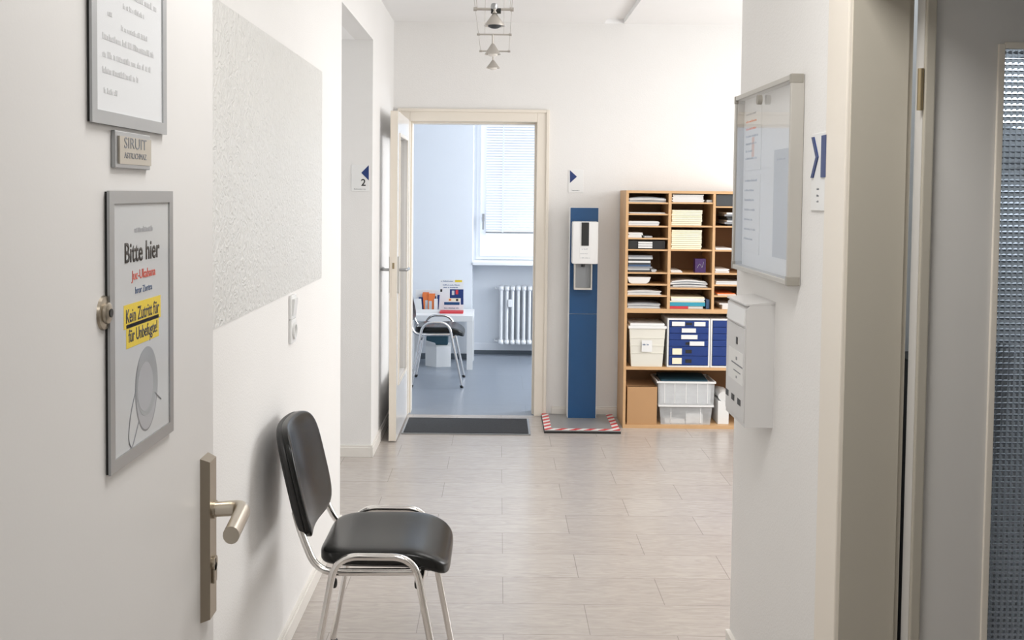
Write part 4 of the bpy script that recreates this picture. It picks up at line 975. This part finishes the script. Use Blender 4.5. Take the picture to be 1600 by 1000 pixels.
# rolled white paper at right of the tubs
pa = at(1131, 600, BY+0.03)
mb = MB(); mb.tube([(pa.x, BY+0.05, zb1+0.18), (pa.x+0.01, BY+0.15, zb1+0.19), (pa.x, BY+0.26, zb1+0.18)], [0.030, 0.036, 0.032], seg=14)
mb.box(pa.x-0.03, pa.x+0.04, BY+0.05, BY+0.26, zb1+0.0005, zb1+0.151)
rb = mb.build('paper_roll_box', 'paper', origin='base', smooth=True); tag(rb, 'crumpled white roll on a white carton right of tubs', 'carton')

# ------------------------------------------------------------ far room: window, blind, sill, radiator
fz0, fz1 = WZ0, WZ1
wn = struct('window_1', MB().box(WX0, WX0+0.05, YW-0.01, YW+0.06, fz0, fz1).box(WX1-0.05, WX1, YW-0.01, YW+0.06, fz0, fz1).box(WX0+0.05, WX1-0.05, YW-0.01, YW+0.06, fz0, fz0+0.04).box(WX0+0.05, WX1-0.05, YW-0.01, YW+0.06, fz1-0.05, fz1), 'pvc')
sx_ = WX0+0.035; sz0_, sz1_ = fz0+0.03, fz1-0.035; s1 = WX1-0.035
sa_ = MB().box(sx_, sx_+0.055, YW-0.035, YW+0.03, sz0_, sz1_, bev=0.003).box(s1-0.055, s1, YW-0.035, YW+0.03, sz0_, sz1_, bev=0.003).box(sx_+0.055, s1-0.055, YW-0.035, YW+0.03, sz0_, sz0_+0.07, bev=0.003).box(sx_+0.055, s1-0.055, YW-0.035, YW+0.03, sz1_-0.07, sz1_, bev=0.003).build('sash', 'pvc', wn)
MB().box(sx_+0.055, s1-0.055, YW, YW+0.006, sz0_+0.07, sz1_-0.07).build('glass_pane', 'glass', sa_)
hn = at(757, 340, YW-0.04); MB().box(sx_+0.018, sx_+0.038, YW-0.042, YW-0.035, hn.z-0.035, hn.z+0.035, bev=0.001).cyl((sx_+0.028, YW-0.035, hn.z), (sx_+0.028, YW-0.072, hn.z), 0.007).box(sx_+0.020, sx_+0.036, YW-0.082, YW-0.07, hn.z-0.11, hn.z+0.012, bev=0.003).build('window_handle', 'alu', wn)
sl = MB().box(XN+0.002, WX1+0.1, 9.44, YW-0.012, WZ0-0.035, WZ0-0.008, bev=0.003)
struct('trim_6', sl, 'pvc')
bl = thing('venetian_blind', ((WX0+WX1)/2, YW-0.05, 2.25), 'white horizontal slat blind hanging before far room window', 'blind')
bx0_, bx1_ = at(759.5, 300, YW-0.06).x, s1-0.03
zbot = at(790, 363, YW-0.06).z
sm_ = MB(); z = zbot+0.02; 
while z < 2.27:
    sm_.hexa([(bx0_, YW-0.070, z-0.006), (bx1_, YW-0.070, z-0.006), (bx1_, YW-0.050, z+0.006), (bx0_, YW-0.050, z+0.006), (bx0_, YW-0.070, z-0.005), (bx1_, YW-0.070, z-0.005), (bx1_, YW-0.050, z+0.007), (bx0_, YW-0.050, z+0.007)]); z += 0.0243
sm_.build('slats', 'slat', bl)
MB().box(bx0_, bx1_, YW-0.072, YW-0.048, zbot-0.010, zbot+0.006, bev=0.002).build('bottom_rail', 'tray', bl)
MB().box(bx0_, bx1_, YW-0.076, YW-0.044, 2.28, 2.32).build('head_rail', 'slat', bl)
lx = at(786, 300, YW-0.06).x
for xx in (lx, lx+0.55):
    MB().box(xx-0.008, xx+0.008, YW-0.0725, YW-0.0715, zbot, 2.28).build('ladder_tape', 'slat', bl)
# radiator
ry = 9.66; rz0, rz1 = at(800, 538, ry).z, at(800, 446, ry).z; rx0 = at(783, 500, ry).x
rd = thing('radiator', (rx0+0.3, ry, 0.0), 'white column radiator below the far room window', 'radiator')
nco = 12; spc = at(791.8, 500, ry).x-rx0
for i in range(nco):
    xx = rx0+i*spc; cb_ = MB()
    for yy in (ry-0.045, ry+0.045): cb_.tube([(xx, yy, rz0+0.03), (xx, yy, rz1-0.03)], 0.0135, seg=10)
    for (zz, sg) in ((rz1-0.025, 1), (rz0+0.025, -1)):
        cb_.pad((xx, ry, zz), (spc*0.98, 0.14, 0.052), n=3, cuts=5)
    cb_.build('column', 'radiator', rd, smooth=True)
MB().tube(fillet([(rx0-0.03, ry, rz1-0.03), (rx0-0.055, ry, rz1-0.03), (rx0-0.055, YW-0.002, rz1-0.03)], 0.01), 0.007).tube(fillet([(rx0-0.03, ry, rz0+0.03), (rx0-0.055, ry, rz0+0.03), (rx0-0.055, YW-0.002, rz0+0.03)], 0.01), 0.007).build('pipe', 'radiator', rd, smooth=True)
hc = at(797, 474, ry-0.07); MB().box(hc.x-0.018, hc.x+0.018, ry-0.078, ry-0.058, hc.z-0.035, hc.z+0.035, bev=0.004).build('heat_meter', 'radiator', rd)
MB().box(rx0+0.1, rx0+0.11, ry, YW-0.001, rz0+0.12, rz0+0.14).box(rx0+0.4, rx0+0.41, ry, YW-0.001, rz0+0.12, rz0+0.14).build('bracket', 'radiator', rd)

# ------------------------------------------------------------ low white table and what is on and under it
tz = 0.46; tY0, tY1 = 8.87, 9.40; tX1 = at(739, 490, tY0).x; tX0 = tX1-0.55
tb = thing('side_table', ((tX0+tX1)/2, (tY0+tY1)/2, 0), 'low square white table against the far room wall', 'table')
MB().box(tX0, tX1, tY0, tY1, tz-0.05, tz, bev=0.002).build('tabletop', 'white_plastic', tb)
for xx in (tX0, tX1-0.05):
    for yy in (tY0, tY1-0.05): MB().box(xx, xx+0.05, yy, yy+0.05, 0, tz-0.05).build('leg', 'white_plastic', tb)
# poster stand (acrylic display with printed leaflet)
pY = 9.18; a = at(687.5, 437, pY); b = at(724, 486, pY)
ps = thing('leaflet_stand', ((a.x+b.x)/2, pY, tz), 'upright leaflet display with blue photo print on the white table', 'leaflet stand')
sh = MB().hexa([(a.x, pY, tz+0.0005), (b.x, pY, tz+0.0005), (b.x, pY+0.005, tz+0.0005), (a.x, pY+0.005, tz+0.0005), (a.x, pY, a.z), (b.x, pY, a.z), (b.x, pY+0.005, a.z), (a.x, pY+0.005, a.z)]).build('sheet', 'paper', ps)
MB().box(a.x, b.x, pY+0.005, pY+0.09, tz+0.0005, tz+0.006).build('foot', 'white_plastic', ps)
def pr(u0, u1, v0, v1, m, k_=0, nm='printed_field'):
    p, q = at(u0, v0, pY), at(u1, v1, pY); MB().box(p.x, q.x, pY-0.0006-k_*0.0004, pY-0.0001-k_*0.0004, q.z, p.z).build(nm, m, sh)
pr(711, 722, 437.5, 441, 'yellow'); pr(703, 724, 452, 466, 'navy'); pr(706, 710, 454, 461, 'paper_grey', 1); pr(712, 716, 453, 460, 'red', 1)
pr(720, 724, 466, 476, 'navy'); pr(700, 719, 466, 471, 'paper_cream'); pr(701.5, 705, 467, 470, 'orange', 1); pr(712.5, 716, 467, 470.5, 'ink', 1)
pr(694, 718, 472, 476.5, 'blue'); pr(688, 691, 452, 456, 'ink')
sb = MB(); r_ = random.Random(6)
for (u, v, wp) in ((689, 440, 20), (692, 446, 27), (693, 450, 24), (694, 482, 24)):
    q = at(u, v, pY); scribble(sb, (q.x, pY-0.0001, q.z), (1, 0, 0), (0, 0, 1), wp*pY/F, 0.010, (0, -1, 0), r_)
sb.build('lettering', 'ink_blue', sh)
q0, q1 = at(688, 486, 9.12), at(724, 490, 9.12)
o = B(q0.x, q1.x, 9.02, 9.16, tz+0.0005, tz+0.016, bev=0.001).build('booklet', 'red', origin='base'); tag(o, 'red booklet lying at the foot of leaflet display', 'booklet')
# brochure rack
rY = 9.08; a = at(650, 458, rY); b = at(686, 487, rY)
rk = thing('brochure_rack', ((a.x+b.x)/2, rY, tz), 'white rack filled with brochures on the far room table', 'rack')
MB().box(a.x-0.01, b.x, rY+0.09, rY+0.094, tz+0.0005, tz+0.19).box(a.x-0.01, b.x, rY-0.01, rY+0.09, tz+0.0005, tz+0.006).box(a.x-0.01, b.x, rY-0.013, rY-0.010, tz+0.0005, tz+0.03).build('holder', 'white_plastic', rk)
cols_ = [('paper', 0.12, 0), ('navy', 0.13, 0.1), ('orange', 0.16, 0.2), ('orange', 0.175, 0.33), ('paper_cream', 0.15, 0.45), ('orange', 0.165, 0.5), ('ink_blue', 0.14, 0.68), ('paper', 0.12, 0.78), ('navy', 0.15, 0.86)]
labs_ = ['white brochure leftmost in table rack', 'navy brochure second from left in table rack', 'orange brochure left of centre in table rack', 'tallest orange brochure in the table rack', 'cream brochure at centre of the table rack', 'orange brochure right of the cream one in rack', 'slate blue brochure right of centre in rack', 'white brochure near right end of table rack', 'navy brochure rightmost in table rack']
Wr = b.x-a.x
for i, ((m, h, f), lab) in enumerate(zip(cols_, labs_)):
    x_ = a.x+Wr*f; yy = rY+0.005+0.009*((i*4) % 9); ln = 0.010*((i % 3)-1)
    o = MB().hexa([(x_, yy, tz+0.0065), (x_+0.055*min(1, (1.0-f)*2.6), yy, tz+0.0065), (x_+0.055*min(1, (1.0-f)*2.6), yy+0.004, tz+0.0065), (x_, yy+0.004, tz+0.0065),
                   (x_+ln, yy, tz+h), (x_+ln+0.055*min(1, (1.0-f)*2.6), yy, tz+h), (x_+ln+0.055*min(1, (1.0-f)*2.6), yy+0.004, tz+h), (x_+ln, yy+0.004, tz+h)]).build('brochure', m, origin='base')
    tag(o, lab, 'brochure', None)
    if m in ('orange', 'ink_blue'):
        MB().box(x_+0.012, x_+0.036, yy-0.0006, yy-0.0001, tz+0.02, tz+h*0.6).build('printed_field', 'paper_grey', o)
# white box and dark crate under the table
wY = 9.0; a = at(664, 540, wY); b = at(704.5, 540, wY)
wb = thing('waste_box', ((a.x+b.x)/2, wY, 0), 'white open box on floor below the white table', 'box')
h_ = at(680, 541, wY).z; Wd = b.x-a.x
wm = MB(); xk = a.x+Wd*0.45
wm.prism([(a.x, wY+0.05, 0), (xk, wY, 0), (b.x, wY+0.03, 0), (b.x, wY+0.20, 0), (a.x, wY+0.20, 0)], (0, 0, 0.0)) if False else None
wm.prism([(a.x, wY+0.06, 0.0), (xk, wY-0.02, 0.0), (b.x, wY+0.02, 0.0), (b.x-0.01, wY+0.22, 0.0), (a.x, wY+0.22, 0.0)], (0, 0, h_))
wm.build('body', 'white_plastic', wb)
MB().hexa([(a.x+0.0, wY+0.03, h_), (xk, wY-0.03, h_), (xk, wY-0.026, h_), (a.x, wY+0.034, h_), (a.x+0.01, wY-0.01, h_+0.05), (xk-0.01, wY-0.05, h_+0.035), (xk-0.01, wY-0.046, h_+0.035), (a.x+0.01, wY-0.006, h_+0.05)]).build('flap', 'white_plastic', wb)
o = B(a.x+0.005, b.x-0.03, wY+0.07, wY+0.20, h_+0.0005, h_+0.075, bev=0.01).build('folded_bag', 'dark_teal', origin='base'); tag(o, 'dark teal folded bag on top of white box below table', 'bag')
